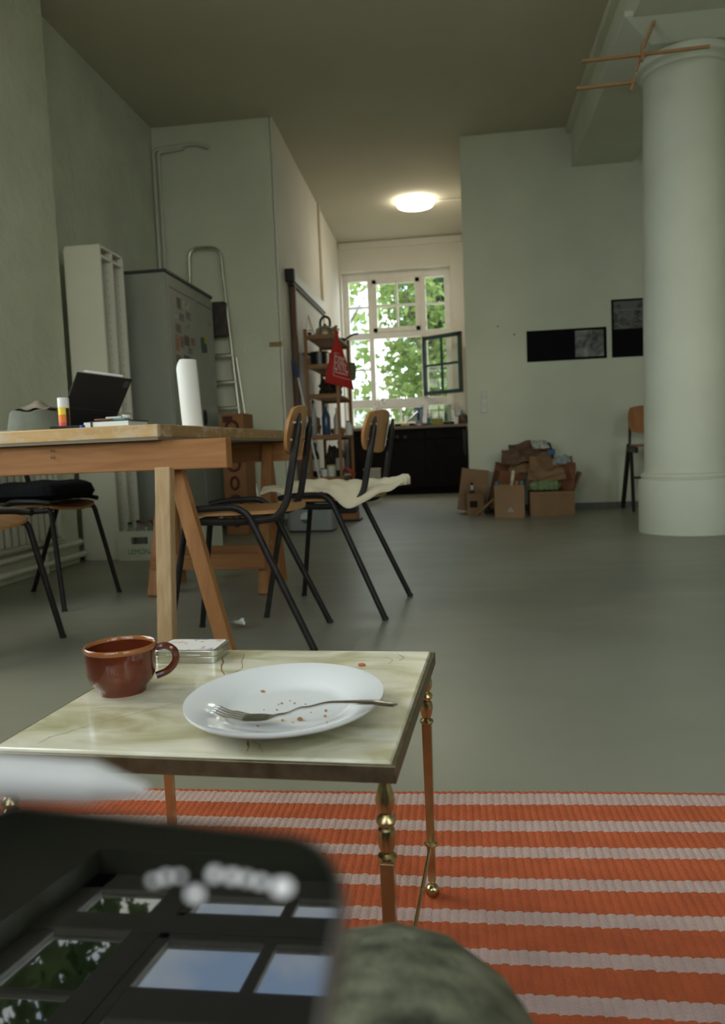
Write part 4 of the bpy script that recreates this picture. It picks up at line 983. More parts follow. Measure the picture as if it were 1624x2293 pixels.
for px, y, r, h, lidc, lb in ((724, 7.40, .032, .085, mat('lid_green', (.06, .11, .05), .5), 'white tub with a green lid on the lower rack shelf'), (740, 7.48, .045, .115, mat('lid_yellow', (.45, .36, .06), .5), 'wider white tub with a yellow lid on the lower rack shelf')):
    x = PY(px, 1000, y).x; c = Vector((x, y, .401)); t = thing('lidded_tub', lb, 'tub', c, 0)
    B().lathe([(0, 0), (r*.9, 0), (r, h*.9), (0, h*.9)], c, 20).build('tub', WHITEP, t); B().lathe([(r*1.05, h*.88), (r*1.05, h), (0, h)], c, 20).build('lid', lidc, t)
def lump(name, c, r, m, label, cat, sx=1, sy=1, sz=1, amp=.25, seed=0):
    rnd = random.Random(seed); ph = [rnd.uniform(0, 6) for _ in range(6)]
    b = B().ball((0, 0, 0), 1, 18, 12)
    for i, p in enumerate(b.v):
        k = 1+amp*(sin(5*p.x+ph[0])*sin(6*p.y+ph[1])+.6*sin(9*p.z+ph[2]+4*p.x)); q = Vector((p.x*r*sx*k, p.y*r*sy*k, max(-.75, p.z)*r*sz*k)); b.v[i] = Vector(c)+q
    mn = min(p.z for p in b.v)
    for p in b.v: p.z += c[2]-mn
    return b.build(name, m, smooth=35, label=label, cat=cat)
KRP = mat('kraft_paper', (.27, .155, .07), .85, var=.2, vscale=18)
lump('paper_bag', (PY(695, 960, 7.40).x+.01, 7.60, .802), .055, KRP, 'crumpled brown paper bag at the left of the middle rack shelf', 'bag', 1, 1.2, 1.6, seed=1)
lump('bread_bag', (PY(752, 965, 7.58).x-.01, 7.80, .802), .06, mat('orange_wrap', (.36, .17, .06), .5, var=.4, vscale=25), 'orange and clear crumpled food bag on the middle rack shelf', 'bag', 1.3, 1.2, .7, seed=2)
lump('dark_bundle', (-1.25, 7.85, .402), .10, mat('dark_cloth', (.05, .035, .03), .9, var=.5, vscale=20), 'dark bundled cloth at the back of the lower rack shelf', 'cloth', 1, 1.6, 1.5, seed=3)
lump('dark_basket_fill', (-1.26, 7.80, 1.187), .09, mat('dark_goods', (.06, .05, .04), .8, var=.6, vscale=30), 'dark pile of kitchen cloths on the third rack shelf', 'cloth', 1.2, 2.4, 1.0, seed=4)
q0, q1 = PY(776, 1044, 7.45), PY(795, 1063, 7.45); q0.x = min(q0.x, -1.12)
B().tube(bez([q0, (q0*.5+q1*.5)+Vector((0, -.03, .01)), q1], 6), [.012]*6+[.018]*6+[.014], 8).build('red_clip', mat('red_plastic', (.42, .04, .025), .4), label='red plastic handle sticking out at the rack side', cat='tool')
# broom
bt_, bg_ = PY(657, 808, 7.13), PY(668, 846, 7.09); bf = PZ(734, 1164)
br = thing('broom', 'broom with blue grip and white stick leaning by the rack', 'broom', bf, 0)
B().tube([bt_, bg_], .015, 10).build('grip', mat('blue_plastic', (.025, .06, .22), .45), br)
B().tube([bg_, bf+Vector((0, 0, .03))], .0095, 10).build('stick', mat('white_stick', (.62, .62, .60), .35), br)
B().box(bf.x-.10, bf.x+.06, bf.y-.02, bf.y+.02, .0, .05).build('head', BLACKP, br, bevel=.006)
# grey bin with round label
gb0 = PZ(652, 1190); gx_, gy_ = gb0.x-.01, 6.16
bn_ = thing('grey_tub', 'grey plastic tub with a round green and white label under the chairs', 'tub', (gx_+.18, gy_+.14, 0), 0)
GRP = mat('grey_plastic', (.24, .25, .235), .45, var=.05)
B().prism([(gx_+.19+x, gy_+.15+y, .012) for x, y in rrect(.38, .30, .04)], (0, 0, .25)).build('tub_body', GRP, bn_, bevel=.004)
B().prism([(gx_+.19+x, gy_+.15+y, .255) for x, y in rrect(.40, .32, .045)], (0, 0, .022)).build('rim', GRP, bn_, bevel=.004)
B().prism([(gx_+.19+x, gy_+.15+y, 0) for x, y in rrect(.36, .28, .04)], (0, 0, .012)).build('base', BLACKP, bn_)
lc = PY(686, 1160, gy_-.001)
R90 = Matrix.Rotation(radians(90), 3, 'X')
lb_ = B().lathe([(0, 0), (.047, 0), (.047, .0012), (0, .0012)], lc, 32, R=R90).build('round_label', mat('label_white', (.55, .55, .50), .5), bn_)
pp = [(lc.x+.047*cos(t), lc.y-.0016, lc.z+.047*sin(t)) for t in [pi+k*pi/14 for k in range(15)]]
B().prism([p for p in pp if p[2] < lc.z-.008] , (0, -.0006, 0)).build('label_band', mat('label_green', (.03, .12, .08), .5), lb_)
# low trolley and waste bin
wc = PZ(758, 1169)
tl = thing('low_step', 'low wooden step with a black mat beside the rack', 'step', (wc.x+.09, wc.y+.10, 0), 0)
B().box(wc.x, wc.x+.17, wc.y, wc.y+.22, .02, .075).build('board', PINE_OX, tl, bevel=.003)
B().box(wc.x-.005, wc.x+.165, wc.y+.005, wc.y+.225, .075, .13).build('mat', BLACKP, tl, bevel=.008)
B().box(wc.x-.02, wc.x+.20, wc.y+.0, wc.y+.22, 0, .02).build('base', BLACKP, tl, bevel=.004)
bc = Vector((PY(834, 1060, 9.3).x, 9.3, 0)); hb_ = PY(834, 1050, 9.3).z
wbn = thing('waste_bin', 'pale grey plastic waste bin in front of the kitchen units', 'bin', bc, 0)
B().lathe([(0, 0), (.085, 0), (.105, hb_), (.10, hb_), (.082, .006), (0, .006)], bc, 28).build('bucket', mat('pale_plastic', (.40, .40, .36), .5, var=.1), wbn)
B().lathe([(.105, hb_-.006), (.112, hb_), (.105, hb_+.006), (.10, hb_)], bc, 28).build('rim', mat('pale_plastic', (.40, .40, .36), .5), wbn)

# ------------------------------------------------------------------ kitchen counter
KB = mat('dark_front', (.008, .006, .005), .7, var=.3, vscale=6, spec=.15)
kc_ = thing('kitchen_unit', 'dark kitchen base unit under the far window', 'cabinet', (-.55, 10.85, 0), 0)
B().box(-1.50, .115, 10.70, 11.04, .09, .905).build('body', KB, kc_)
B().box(-1.50, .115, 10.74, 11.04, 0, .09).build('plinth', KB, kc_)
for x0, x1 in ((-1.49, -.975), (-.97, -.45), (-.445, .11)):
    d_ = B().box(x0, x1, 10.685, 10.70, .10, .745).build('door', KB, kc_, bevel=.003)
    B().box(x0, x1, 10.685, 10.70, .755, .90).build('drawer', KB, kc_, bevel=.003)
for px in (889, 907):
    q = PY(px, 979, 10.684); B().lathe([(0, 0), (.022, 0), (.02, .018), (0, .02)], q, 18, R=R90).build('knob', mat('black_knob', (.004, .004, .004), .3), kc_)
B().box(-1.50, .12, 10.66, 11.045, .905, .945).build('worktop', mat('worktop_edge', (.16, .13, .10), .4, var=.1), bevel=.003, label='worktop with dark edge on the kitchen unit, under the window', cat='worktop')
B().box(-1.2, .1, 10.94, 10.96, .946, .985).build('sink_upstand', KB, label='dark low rail along the back of the worktop', cat='rail')
ZK = .946; YK = 10.80
def KX(px): return PY(px, 940, YK).x
CHR = mat('chrome', (.66, .65, .62), .18, 1)
f0 = Vector((KX(911), YK, ZK)); fa = thing('tap', 'chrome kitchen mixer tap with a raised lever', 'tap', f0, 0)
B().lathe([(0, 0), (.028, 0), (.026, .02), (.022, .10), (.024, .14), (0, .15)], f0, 18).build('body', CHR, fa)
B().tube([f0+Vector((.01, 0, .06)), f0+Vector((.16, -.02, .19)), f0+Vector((.175, -.022, .175))], [.015, .012, .012], 10).build('spout', CHR, fa)
B().tube([f0+Vector((.0, 0, .14)), f0+Vector((.05, 0, .22))], [.012, .007], 8).build('lever', CHR, fa)
j0 = Vector((KX(938), YK+.06, ZK)); jf = thing('filter_jug', 'blue-tinted water filter jug with a black stripe beside the tap', 'jug', j0, 0)
B().lathe([(0, 0), (.045, 0), (.05, .06), (.06, .11), (.072, .15), (.072, .235), (0, .24)], j0, 22, sy=.8).build('body', mat('jug_plastic', (.30, .38, .50), .15, alpha=.8), jf)
B().box(j0.x-.012, j0.x+.012, j0.y-.065, j0.y-.057, ZK+.07, ZK+.22).build('handle', BLACKP, jf, bevel=.003)
B().lathe([(.074, .225), (.074, .25), (.03, .262), (0, .262)], j0, 22, sy=.8).build('lid', mat('jug_lid', (.08, .12, .18), .4), jf)
s0_ = Vector((KX(960), YK-.05, ZK)); sb = thing('soap_bottle', 'slim dish soap bottle with teal liquid on the worktop', 'bottle', s0_, 0)
B().lathe([(0, 0), (.024, 0), (.026, .07), (.022, .10)], s0_, 16).build('liquid', mat('teal_liquid', (.02, .14, .17), .2), sb)
B().lathe([(.022, .10), (.02, .15), (.01, .17), (.009, .19), (0, .19)], s0_, 16).build('clear_top', CLRP, sb)
B().lathe([(.012, .185), (.012, .21), (0, .212)], s0_, 12).build('cap', mat('orange_cap', (.40, .12, .05), .5), sb)
B().obox((KX(908), YK-.10, ZK+.017), (.11, .06, .032)).build('sponge', mat('yellow_sponge', (.52, .44, .10), .95, var=.1, vscale=60, bump=.5, bscale=200), bevel=.006, label='yellow sponge at the front of the worktop', cat='sponge')
def clth(u, v): return Vector((KX(928)+.17*u, YK-.13+.07*v, ZK+.012+.018*(2*u-1)**2+.006*sin(11*u+5*v)))
B().grid(14, 7, clth, thick=(0, 0, -.004)).build('dish_cloth', mat('pink_cloth', (.62, .33, .30), .9), smooth=60, label='pink dish cloth lying beside the sponge', cat='cloth')
t0_ = Vector((KX(979), YK-.02, ZK)); tb = thing('food_container', 'see-through container with yellow-green food on the worktop', 'container', t0_, 0)
B().prism([t0_+Vector((x, y, 0)) for x, y in rrect(.165, .11, .02)], (0, 0, .075)).build('food', mat('yellow_food', (.27, .24, .05), .6, var=.35, vscale=40), tb, bevel=.004)
B().prism([t0_+Vector((x, y, .075)) for x, y in rrect(.175, .12, .022)], (0, 0, .02)).build('lid', CLRP, tb, bevel=.004)
v0_ = Vector((KX(1003), YK+.09, ZK)); gj = thing('glass_jug', 'tall clear glass jug on the worktop near the wall', 'jug', v0_, 0)
B().lathe([(0, 0), (.05, 0), (.058, .01), (.062, .10), (.055, .19), (.062, .27), (.059, .27), (.052, .19), (.058, .10), (.054, .015), (0, .01)], v0_, 24).build('glass', glass_mat('jug_glass', (.80, .83, .80)), gj)
B().tube(bez([v0_+Vector((.058, -.02, .22)), v0_+Vector((.10, -.03, .20)), v0_+Vector((.10, -.03, .10)), v0_+Vector((.06, -.02, .07))], 5), .008, 8).build('handle', glass_mat('jug_glass2', (.80, .83, .80)), gj)
w0_ = Vector((KX(1022), YK-.06, ZK)); B().lathe([(0, 0), (.026, 0), (.03, .10), (.028, .10), (.024, .005), (0, .005)], w0_, 16).build('white_mug', WHITEP, label='small white beaker in front of the glass jug', cat='beaker')
p0_ = Vector((KX(1035), YK+.02, ZK)); bp2 = thing('stacked_pan', 'dark pan with a lid at the right end of the worktop', 'pan', p0_, 0)
B().lathe([(0, 0), (.075, 0), (.08, .01), (.082, .10), (.078, .10), (.074, .012), (0, .012)], p0_, 24).build('pan', mat('brown_pan', (.10, .055, .04), .4, var=.4, vscale=20), bp2)
B().lathe([(.085, .10), (.08, .115), (.03, .15), (0, .155)], p0_, 24).build('lid', mat('dark_lid', (.04, .04, .04), .35), bp2)
B().lathe([(.01, .155), (.015, .175), (0, .18)], p0_, 12).build('lid_knob', BLACKP, bp2)
u0_ = Vector((KX(852), YK, ZK)); uj = thing('utensil_jar', 'jar with ladles and whisks behind the second chair back', 'jar', u0_, 0)
B().lathe([(0, 0), (.045, 0), (.045, .14), (.042, .14), (.04, .005), (0, .005)], u0_, 20).build('jar', WHITEP, uj)
for dx, dy, hh, rr in ((-.06, 0, .33, .012), (-.02, .02, .36, .02), (.04, 0, .38, .022), (.065, -.01, .34, .018), (.02, .03, .31, .012)):
    ut = B().tube([u0_+Vector((dx*.3, dy, .02)), u0_+Vector((dx, dy, hh))], .0045, 6).build('utensil_stem', CHR, uj)
    B().ball(u0_+Vector((dx, dy, hh)), rr, 12, 8, sy=.5).build('utensil_head', CHR, ut)
def towel(u, v): return Vector((.065+.045*u, 10.672-.006*sin(9*u)-.004*v, .86-.38*v*(1-.25*abs(2*u-1))))
B().grid(8, 12, towel, thick=(0, .004, 0)).build('hanging_towel', mat('dark_towel', (.05, .045, .045), .9, var=.4, vscale=15), label='dark towel hanging at the right end of the kitchen unit', cat='towel')
# ------------------------------------------------------------------ right side: posters, switches, boxes, stool, laths
def print_mat(name, kind):
    m = mat(name, (.2, .2, .19), .5)
    n = m.node_tree; b = n.nodes['Principled BSDF']; t = n.nodes.new('ShaderNodeTexCoord')
    z = n.nodes.new('ShaderNodeTexNoise'); z.inputs['Scale'].default_value = 9 if kind else 16; z.inputs['Detail'].default_value = 6; z.inputs['Distortion'].default_value = 1.2
    r = n.nodes.new('ShaderNodeValToRGB'); lo, hi = ((.035, .30) if kind else (.010, .16))
    r.color_ramp.elements[0].position = .30; r.color_ramp.elements[0].color = (lo, lo, lo*.95, 1); r.color_ramp.elements[1].position = .68; r.color_ramp.elements[1].color = (hi, hi, hi*.95, 1)
    n.links.new(t.outputs['Object'], z.inputs['Vector']); n.links.new(z.outputs['Fac'], r.inputs['Fac']); n.links.new(r.outputs['Color'], b.inputs['Base Color']); return m
PBLK = mat('poster_black', (.004, .004, .0045), .7, spec=.12)
def wallrect(px0, py0, px1, py1, Y): a = PY(px0, py0, Y); c = PY(px1, py1, Y); return min(a.x, c.x), max(a.x, c.x), min(a.z, c.z), max(a.z, c.z)
P1 = thing('photo_print', 'wide black poster with a pale grey photograph at its right end', 'poster', (1.05, YR, 1.41), 0, 'posters on the right wall')
x0, x1, z0, z1 = PY(1180, 777, YR).x, PY(1358.5, 766, YR).x, 1.412, 1.702
B().box(x0, x1, YR-.008, YR, z0, z1).build('panel', PBLK, P1)
a, c = PY(1288, 770, YR).x, PY(1352, 765, YR).x
B().box(a, c, YR-.0092, YR-.008, z0+.022, z1-.022).build('picture', print_mat('grey_photo', 1), P1)
P2 = thing('photo_print', 'upright black poster with a dark street photograph, half behind the column', 'poster', (1.65, YR, 1.41), 0, 'posters on the right wall')
x0, x1 = PY(1370, 735, YR).x, PY(1370, 735, YR).x+.335; z0, z1 = 1.412, 1.945
B().box(x0, x1, YR-.008, YR, z0, z1).build('panel', PBLK, P2)
pic = B().box(x0+.018, x1-.018, YR-.0092, YR-.008, z0+.26, z1-.018).build('picture', print_mat('dark_photo', 0), P2)
B().prism([(x0+.06, YR-.0092, z1-.022), (x0+.145, YR-.0092, z0+.33), (x0+.175, YR-.0092, z0+.33), (x0+.25, YR-.0092, z1-.022)], (0, -.0004, 0)).build('sky_gap', mat('print_grey', (.115, .115, .105), .5), pic)
B().box(x0+.02, x1-.02, YR-.0100, YR-.0092, z1-.105, z1-.095).build('bridge_line', mat('print_grey2', (.17, .17, .16), .5), pic)
SWM = mat('switch_plastic', (.60, .60, .52), .4)
sw = thing('wall_switch', 'vertical row of three pale light switches on the right wall', 'switch', PY(1084, 925, YR), 0)
x0, x1 = PY(1076, 900, YR).x, PY(1092, 900, YR).x
for y in (882, 900.5, 917):
    zc = PY(1084, y, YR).z; f_ = B().box(x0, x1, YR-.010, YR, zc-.036, zc+.036).build('frame', SWM, sw, bevel=.003)
    B().box(x0+.012, x1-.012, YR-.015, YR-.010, zc-.024, zc+.024).build('rocker', SWM, f_, bevel=.003)
x0, x1 = PY(604, 771, 6.82).x, PY(632, 771, 6.82).x; zc = PY(618, 771, 6.82).z
B().box(x0, x1, 6.808, 6.82, zc-.02, zc+.02).build('wooden_plate', wood('plate_wood', (.36, .23, .12), (.28, .17, .08), 'x'), bevel=.002, label='small wooden plate fixed on the left wall corner', cat='plaque')
for k, (px, py) in enumerate(((1115, 731), (1152, 749))):
    q = PY(px, py, YR); B().lathe([(0, 0), (.008, 0), (.007, .008), (0, .012)], q, 10, R=R90).build('wall_plug', mat('dark_plug', (.12, .12, .10), .7), label=('grey wall plug left' if k == 0 else 'tiny grey wall plug lower right')+' above the light switches', cat='plug')

# cardboard heap
def carton(name, label, c, w, d, h, rz, m, flaps=(), tilt=(0, 0, 0), fill=True):
    t = thing(name, label, 'box', c, rz, 'cardboard boxes heaped by the right wall')
    Rm = rotz(rz) @ Matrix.Rotation(tilt[0], 3, 'X') @ Matrix.Rotation(tilt[1], 3, 'Y'); c = Vector(c)
    def ob(lc, sz, nm, RR=None): B().obox(c+Rm @ Vector(lc), sz, Rm if RR is None else Rm @ RR).build(nm, m, t)
    e = .004
    ob((0, -d/2+e/2, h/2), (w, e, h), 'side'); ob((0, d/2-e/2, h/2), (w, e, h), 'side')
    ob((-w/2+e/2, 0, h/2), (e, d-2*e, h), 'side'); ob((w/2-e/2, 0, h/2), (e, d-2*e, h), 'side'); ob((0, 0, e/2), (w-2*e, d-2*e, e), 'bottom')
    for s, ang, ln in flaps:
        ax = {'l': (-w/2, 0), 'r': (w/2, 0), 'f': (0, -d/2), 'b': (0, d/2)}[s]
        if s in 'lr':
            sg = -1 if s == 'l' else 1; RR = Matrix.Rotation(radians(ang)*sg, 3, 'Y')
            ob(Vector((ax[0], 0, h))+RR @ Vector((0, 0, ln/2)), (e, d*.98, ln), 'flap', RR)
        else:
            sg = 1 if s == 'f' else -1; RR = Matrix.Rotation(radians(ang)*sg, 3, 'X')
            ob(Vector((0, ax[1], h))+RR @ Vector((0, 0, ln/2)), (w*.98, e, ln), 'flap', RR)
    return t
q0, q1 = PZ(1110, 1161), PZ(1178, 1160)
bD = carton('cardboard_box', 'upright cardboard box with a small white triangle mark, front of the heap', ((q0.x+q1.x)/2, q0.y+.13, 0), q1.x-q0.x, .26, .285, radians(-2), CARD2)
tz = PY(1143, 1141, q0.y-.002)
B().prism([(tz.x-.03, q0.y-.004, tz.z-.02), (tz.x+.032, q0.y-.006, tz.z-.02), (tz.x+.004, q0.y-.005, tz.z+.022)], (0, -.0008, 0)).build('triangle_mark', mat('grey_mark', (.36, .33, .28), .7), bD)
r0, r1 = PZ(1190, 1157), PZ(1292, 1155)
bE = carton('cardboard_box', 'wide low cardboard box at the right of the heap, one flap up', ((r0.x+r1.x)/2, r0.y+.19, 0), r1.x-r0.x, .34, .215, radians(-2), CARD, flaps=(('r', 22, .17), ('f', 172, .03)))
carton('cardboard_box', 'small open carton with a handle hole at the left of the heap', (.135, 7.36, 0), .155, .15, .20, radians(6), CARD, flaps=(('l', 15, .03),))
B().obox((.125, 7.28, .10), (.07, .002, .06), rotz(radians(6))).build('hole_shadow', mat('box_hole', (.012, .01, .008), .9), [o for o in bpy.data.objects if o.name.startswith('cardboard_box') and o.parent is None][-1])
carton('cardboard_box', 'tilted brown carton standing behind the small one, white lower edge', (.10, 7.53, .02), .25, .13, .40, radians(4), CARD2, tilt=(0, radians(8), 0))
carton('cardboard_box', 'reddish brown carton leaning in the middle of the heap', (.385, 7.38, .03), .24, .26, .36, radians(10), CARDR, tilt=(0, radians(14), 0), flaps=(('b', 20, .08),))
bt_ = Vector((.115, 7.345, .008)); bw = thing('wine_bottle', 'dark bottle with white neck label standing in the small carton', 'bottle', bt_, 0)
B().lathe([(0, 0), (.03, 0), (.031, .15), (.025, .19), (.012, .225), (.012, .29), (0, .292)], bt_, 16).build('glass', DKG, bw); B().lathe([(.0135, .215), (.0135, .265)], bt_, 14).build('neck_label', WLB, bw)
s0, s1 = PZ(1068, 1156), PY(1106, 1118, 6.95)
B().bar(s0+Vector((0, 0, .012)), s1, .022, .012).build('wood_offcut', PINE_X, label='thin pale wood offcut leaning against the front box', cat='offcut')
gb = Vector(((r0.x+r1.x)/2-.06, r0.y+.06, .215)); bb = B()
def egg(u, v):
    a = u*2*pi; x = (v-.5)*.27; rr = .045*(1+.10*sin(24*v*pi/2)+.08*sin(5*a))*min(1, 6*min(v, 1-v)+.35)
    return Vector((gb.x+x, gb.y+rr*cos(a)*1.1, gb.z+.05+rr*sin(a)*.9))
B().grid(18, 26, egg).build('green_net_pack', mat('green_net', (.17, .24, .11), .7, var=.25, vscale=40), label='pale green knobbly pack lying on the wide low box', cat='pack')
def crump(name, label, c, w, d, rx, rz_, m, amp=.03, seed=0, curl=0.0, tk=.004, cat='cardboard'):
    rnd = random.Random(seed); p = [rnd.uniform(0, 6.28) for _ in range(5)]
    Rm = rotz(rz_) @ Matrix.Rotation(rx, 3, 'X'); c = Vector(c)
    def fn(u, v):
        x = (u-.5)*w; y = (v-.5)*d
        z = amp*(sin(6*u+p[0])*sin(5*v+p[1])+.5*sin(13*u+4*v+p[2])+.3*sin(17*v-9*u+p[3]))+curl*((u-.5)**2*4)
        return c+Rm @ Vector((x*(1-.1*v), y, z))
    return B().grid(18, 14, fn, thick=Rm @ Vector((0, 0, tk))).build(name, m, smooth=28, label=label, cat=cat)
KRD = mat('dark_kraft', (.13, .075, .045), .85, var=.3, vscale=14)
crump('crushed_carton', 'large crushed cardboard sheet bulging over the wide box', (.83, 7.22, .37), .42, .30, radians(62), radians(-4), CARD, .03, 3)
crump('crushed_carton', 'folded cardboard sheet at the right slope of the heap', (.93, 7.16, .33), .22, .26, radians(68), radians(-22), CARDR, .022, 9)
crump('crushed_carton', 'curved torn cardboard strip crossing the heap front', (.76, 7.08, .35), .34, .10, radians(70), radians(8), CARD2, .02, 5, curl=.05)
crump('crushed_carton', 'dark brown cardboard bent over the top of the heap', (.68, 7.40, .565), .44, .26, radians(48), radians(8), KRD, .025, 12, curl=-.05)
crump('crushed_carton', 'dark striped cardboard piece jutting out at the upper left of the heap', (.475, 7.34, .525), .17, .13, radians(75), radians(2), KRD, .01, 21)
crump('crushed_carton', 'brown cardboard layer supporting the top of the heap', (.66, 7.36, .46), .40, .22, radians(58), radians(-6), CARD, .02, 31)
crump('magazine', 'pale printed magazine page at the very top of the heap', (.745, 7.335, .63), .16, .10, radians(50), radians(12), mat('printed_page', (.42, .43, .38), .6, var=.45, vscale=40), .008, 4, tk=.003, cat='paper')
crump('plastic_wrap', 'grey-blue plastic wrap at the right top of the heap', (.93, 7.24, .475), .16, .10, radians(50), radians(-10), mat('bluish_plastic', (.30, .34, .36), .3), .02, 8, tk=.002, cat='wrap')
crump('blue_wrapper', 'small bright blue wrapper near the top of the heap', (.845, 7.30, .555), .07, .05, radians(60), 0, mat('blue_wrap', (.05, .15, .36), .4), .008, 2, tk=.002, cat='wrapper')
for k, (x, y, z, c, lb) in enumerate(((.33, 6.99, .285, (.05, .20, .25), 'teal bottle top poking out of the upright box, left'), (.50, 6.97, .285, (.40, .18, .04), 'orange bottle top poking out of the upright box'), (.545, 7.00, .285, (.05, .20, .25), 'teal bottle top poking out of the upright box, right'))):
    B().lathe([(0, -.27), (.026, -.27), (.028, -.09), (.012, -.03), (.012, .008), (.016, .01), (.016, .03), (0, .032)], (x, y, z), 14).build('cleaner_bottle', mat('bottle_top_%d' % k, c, .4), label=lb, cat='bottle')
q = PY(1147, 1066, 7.02); B().bar(q+Vector((-.01, 0, -.12)), q+Vector((.012, 0, .05)), .03, .03).build('spray_can', mat('yellow_white_can', (.50, .48, .30), .4, var=.3, vscale=20), bevel=.008, label='white and yellow can tilted in the upright box', cat='can')

# tall chair behind the column
CE = thing('tall_chair', 'tall black-framed chair with orange plywood back, half behind the column', 'chair', (1.70, 7.28, 0), 0)
ex0 = 1.535; W_ = .33
zb0, zb1 = PY(1420, 970, 7.34).z, PY(1420, 908, 7.34).z
def bk(u, v):
    a, b = squ(u*2-1, v*2-1, .5); return Vector((ex0+W_/2+a*W_/2, 7.36-.02*a*a+.02*b, (zb0+zb1)/2+b*(zb1-zb0)/2))
B().grid(15, 9, bk, thick=(0, .012, 0)).build('backrest', wood('orange_ply', (.40, .16, .05), (.29, .11, .032), 'z', .4), CE, smooth=50)
for s, x in ((-1, ex0+.025), (1, ex0+W_-.025)):
    B().bar((x, 7.375, zb1-.10), (x+.01*s, 7.36, .56), .026, .02).build('back_upright', BLACKM, CE)
    B().bar((x+.01*s, 7.38, .60), (x+.045*s-.0, 7.52, 0), .034, .03).build('leg', BLACKM, CE, bevel=.003)
    B().bar((x+.01*s, 7.30, .56), (x+.035*s, 7.10, 0), .030, .026).build('leg', BLACKM, CE, bevel=.003)
    B().bar((x+.01*s, 7.08, .545), (x+.01*s, 7.40, .555), .03, .05).build('seat_rail', BLACKM, CE)
B().box(ex0+.01, ex0+W_-.01, 7.06, 7.40, .575, .595).build('seat', wood('orange_ply_seat', (.36, .15, .05), (.27, .10, .03), 'x', .4), CE, bevel=.006)
B().bar((ex0, 7.15, .30), (ex0+W_, 7.15, .30), .02, .02).build('cross_bar', BLACKM, CE)

# wooden lath frame by the column head
LW = wood('lath_wood', (.44, .25, .12), (.34, .18, .075), 'x', .6)
lf = thing('lath_frame', 'loose frame of thin wooden laths hanging by the column head', 'lath frame', PY(1415, 190, 5.18), 0)
LY = 5.16
def lath(p, q, ya, yb, w=.022): B().bar(PY(*p, ya), PY(*q, yb), w, .016).build('lath', LW, lf, bevel=.001)
lath((1303, 138), (1590, 104), LY-.03, LY-.03); lath((1290, 199), (1424, 184), LY-.01, LY+.02)
lath((1500, -30), (1446, 92), LY-.05, LY-.01, .026); lath((1446, 92), (1424, 160), LY-.01, LY+.02, .014); lath((1440, 95), (1438, 137), LY-.05, LY-.05, .026); lath((1422, 172), (1412, 204), LY+.0, LY+.0, .020)
B().bar(PY(1500, -30, LY-.05), PY(1500, -30, LY-.05)+Vector((.17, .0, 3.54-PY(1500, -30, LY-.05).z)), .026, .016).build('lath', LW, lf)

# ------------------------------------------------------------------ on the work table
TZs = TZ+.0005
def TY(px, py, y): p = PY(px, py, y); return p
tl_ = PY(173, 834, 2.60); tr_ = PY(297, 850, 2.78); br_ = PY(262, 934, 2.86)
ed = (br_-tr_); k_ = (tr_.z-(TZs+.004))/(tr_.z-br_.z); br_ = tr_+ed*k_; ed = br_-tr_
wv = tr_-tl_; ev = ed-wv*(ed.dot(wv)/wv.dot(wv)); nv = wv.cross(ev).normalized()
tab = thing('tablet', 'black tablet propped in its folio case, back to the viewer', 'tablet', (tl_+tr_)/2+ed, 0)
def TBp(u, v, d): return tl_+wv*u+ed*v+nv*d
def tslab(u0, u1, v0, v1, d0, d1, m, name, par): 
    return B()._add([TBp(u, v, d) for d in (d0, d1) for v in (v0, v1) for u in (u0, u1)], [(0, 2, 3, 1), (4, 5, 7, 6), (0, 1, 5, 4), (2, 6, 7, 3), (0, 4, 6, 2), (1, 3, 7, 5)]).build(name, m, par, bevel=.003)
FOL = mat('folio_black', (.010, .010, .011), .65)
sgn = 1 if nv.y > 0 else -1
tslab(0, 1, 0, .93, 0, .006*sgn, FOL, 'back_cover', tab); tslab(.015, .985, .02, .92, .006*sgn, .011*sgn, mat('tablet_body', (.03, .03, .03), .3), 'tablet_body', tab)
tslab(.05, .95, .60, .995, -.004*sgn, 0, FOL, 'stand_flap', tab)
B().tube([TBp(.16, -.025, .004*sgn), TBp(.80, -.025, .004*sgn)], .0045, 12).tube([TBp(.16, -.025, .004*sgn), TBp(.10, -.025, .004*sgn)], [.0045, .001], 12).build('pencil', mat('white_gloss', (.8, .8, .82), .25), tab)
tslab(.87, .96, .04, .16, -.0015*sgn, 0, mat('camera_bump', (.05, .05, .05), .2), 'camera_bump', tab)
kbp = [TBp(0, 1, 0), TBp(1, 1, 0)]
b = B(); b.obox((TBp(.5, 1, 0)+Vector((-.06, .04, -.0)))*1.0, (.30, .20, .006), rotz(TA+radians(35))); 
for p in b.v: p.z = TZs+.0005 if p.z < TBp(.5, 1, 0).z else TZs+.006
b.build('keyboard_flap', FOL, tab, bevel=.002)
gc = PY(145, 950, 2.42); gc.z = TZs
gl = thing('glue_stick', 'large glue stick with white cap and yellow, orange and pink bands', 'glue stick', gc, 0)
def band(r, z0, z1, c, nm, rr=.45): B().lathe([(0, z0), (r, z0), (r, z1), (0, z1)], gc, 28).build(nm, mat('glue_'+nm, c, rr), gl, bevel=.0008)
band(.0175, 0, .021, (.62, .06, .10), 'pink_band'); band(.0176, .021, .047, (.75, .19, .02), 'orange_band'); band(.0175, .047, .070, (.80, .60, .03), 'yellow_band'); band(.0180, .070, .102, (.72, .72, .70), 'cap')
g2 = B()
for j in range(5):
    a = radians(-42+j*9); g2._add([gc+Vector((.0179*cos(a+d), .0179*sin(a+d), z)) for d, z in ((0, .004), (.16, .004), (.16, .068), (0, .068))], [(0, 1, 2, 3)])
g2.build('black_print', BLACKP, gl)
n0_ = PY(187, 947, 2.40); n1_ = PY(308, 944, 2.46)
nb = thing('notebook', 'white-paged notebook with black covers and elastic band', 'notebook', ((n0_.x+n1_.x)/2, 2.47, TZs), TA)
nc = Vector(((n0_.x+n1_.x)/2, 2.47, TZs)); nw = n1_.x-n0_.x
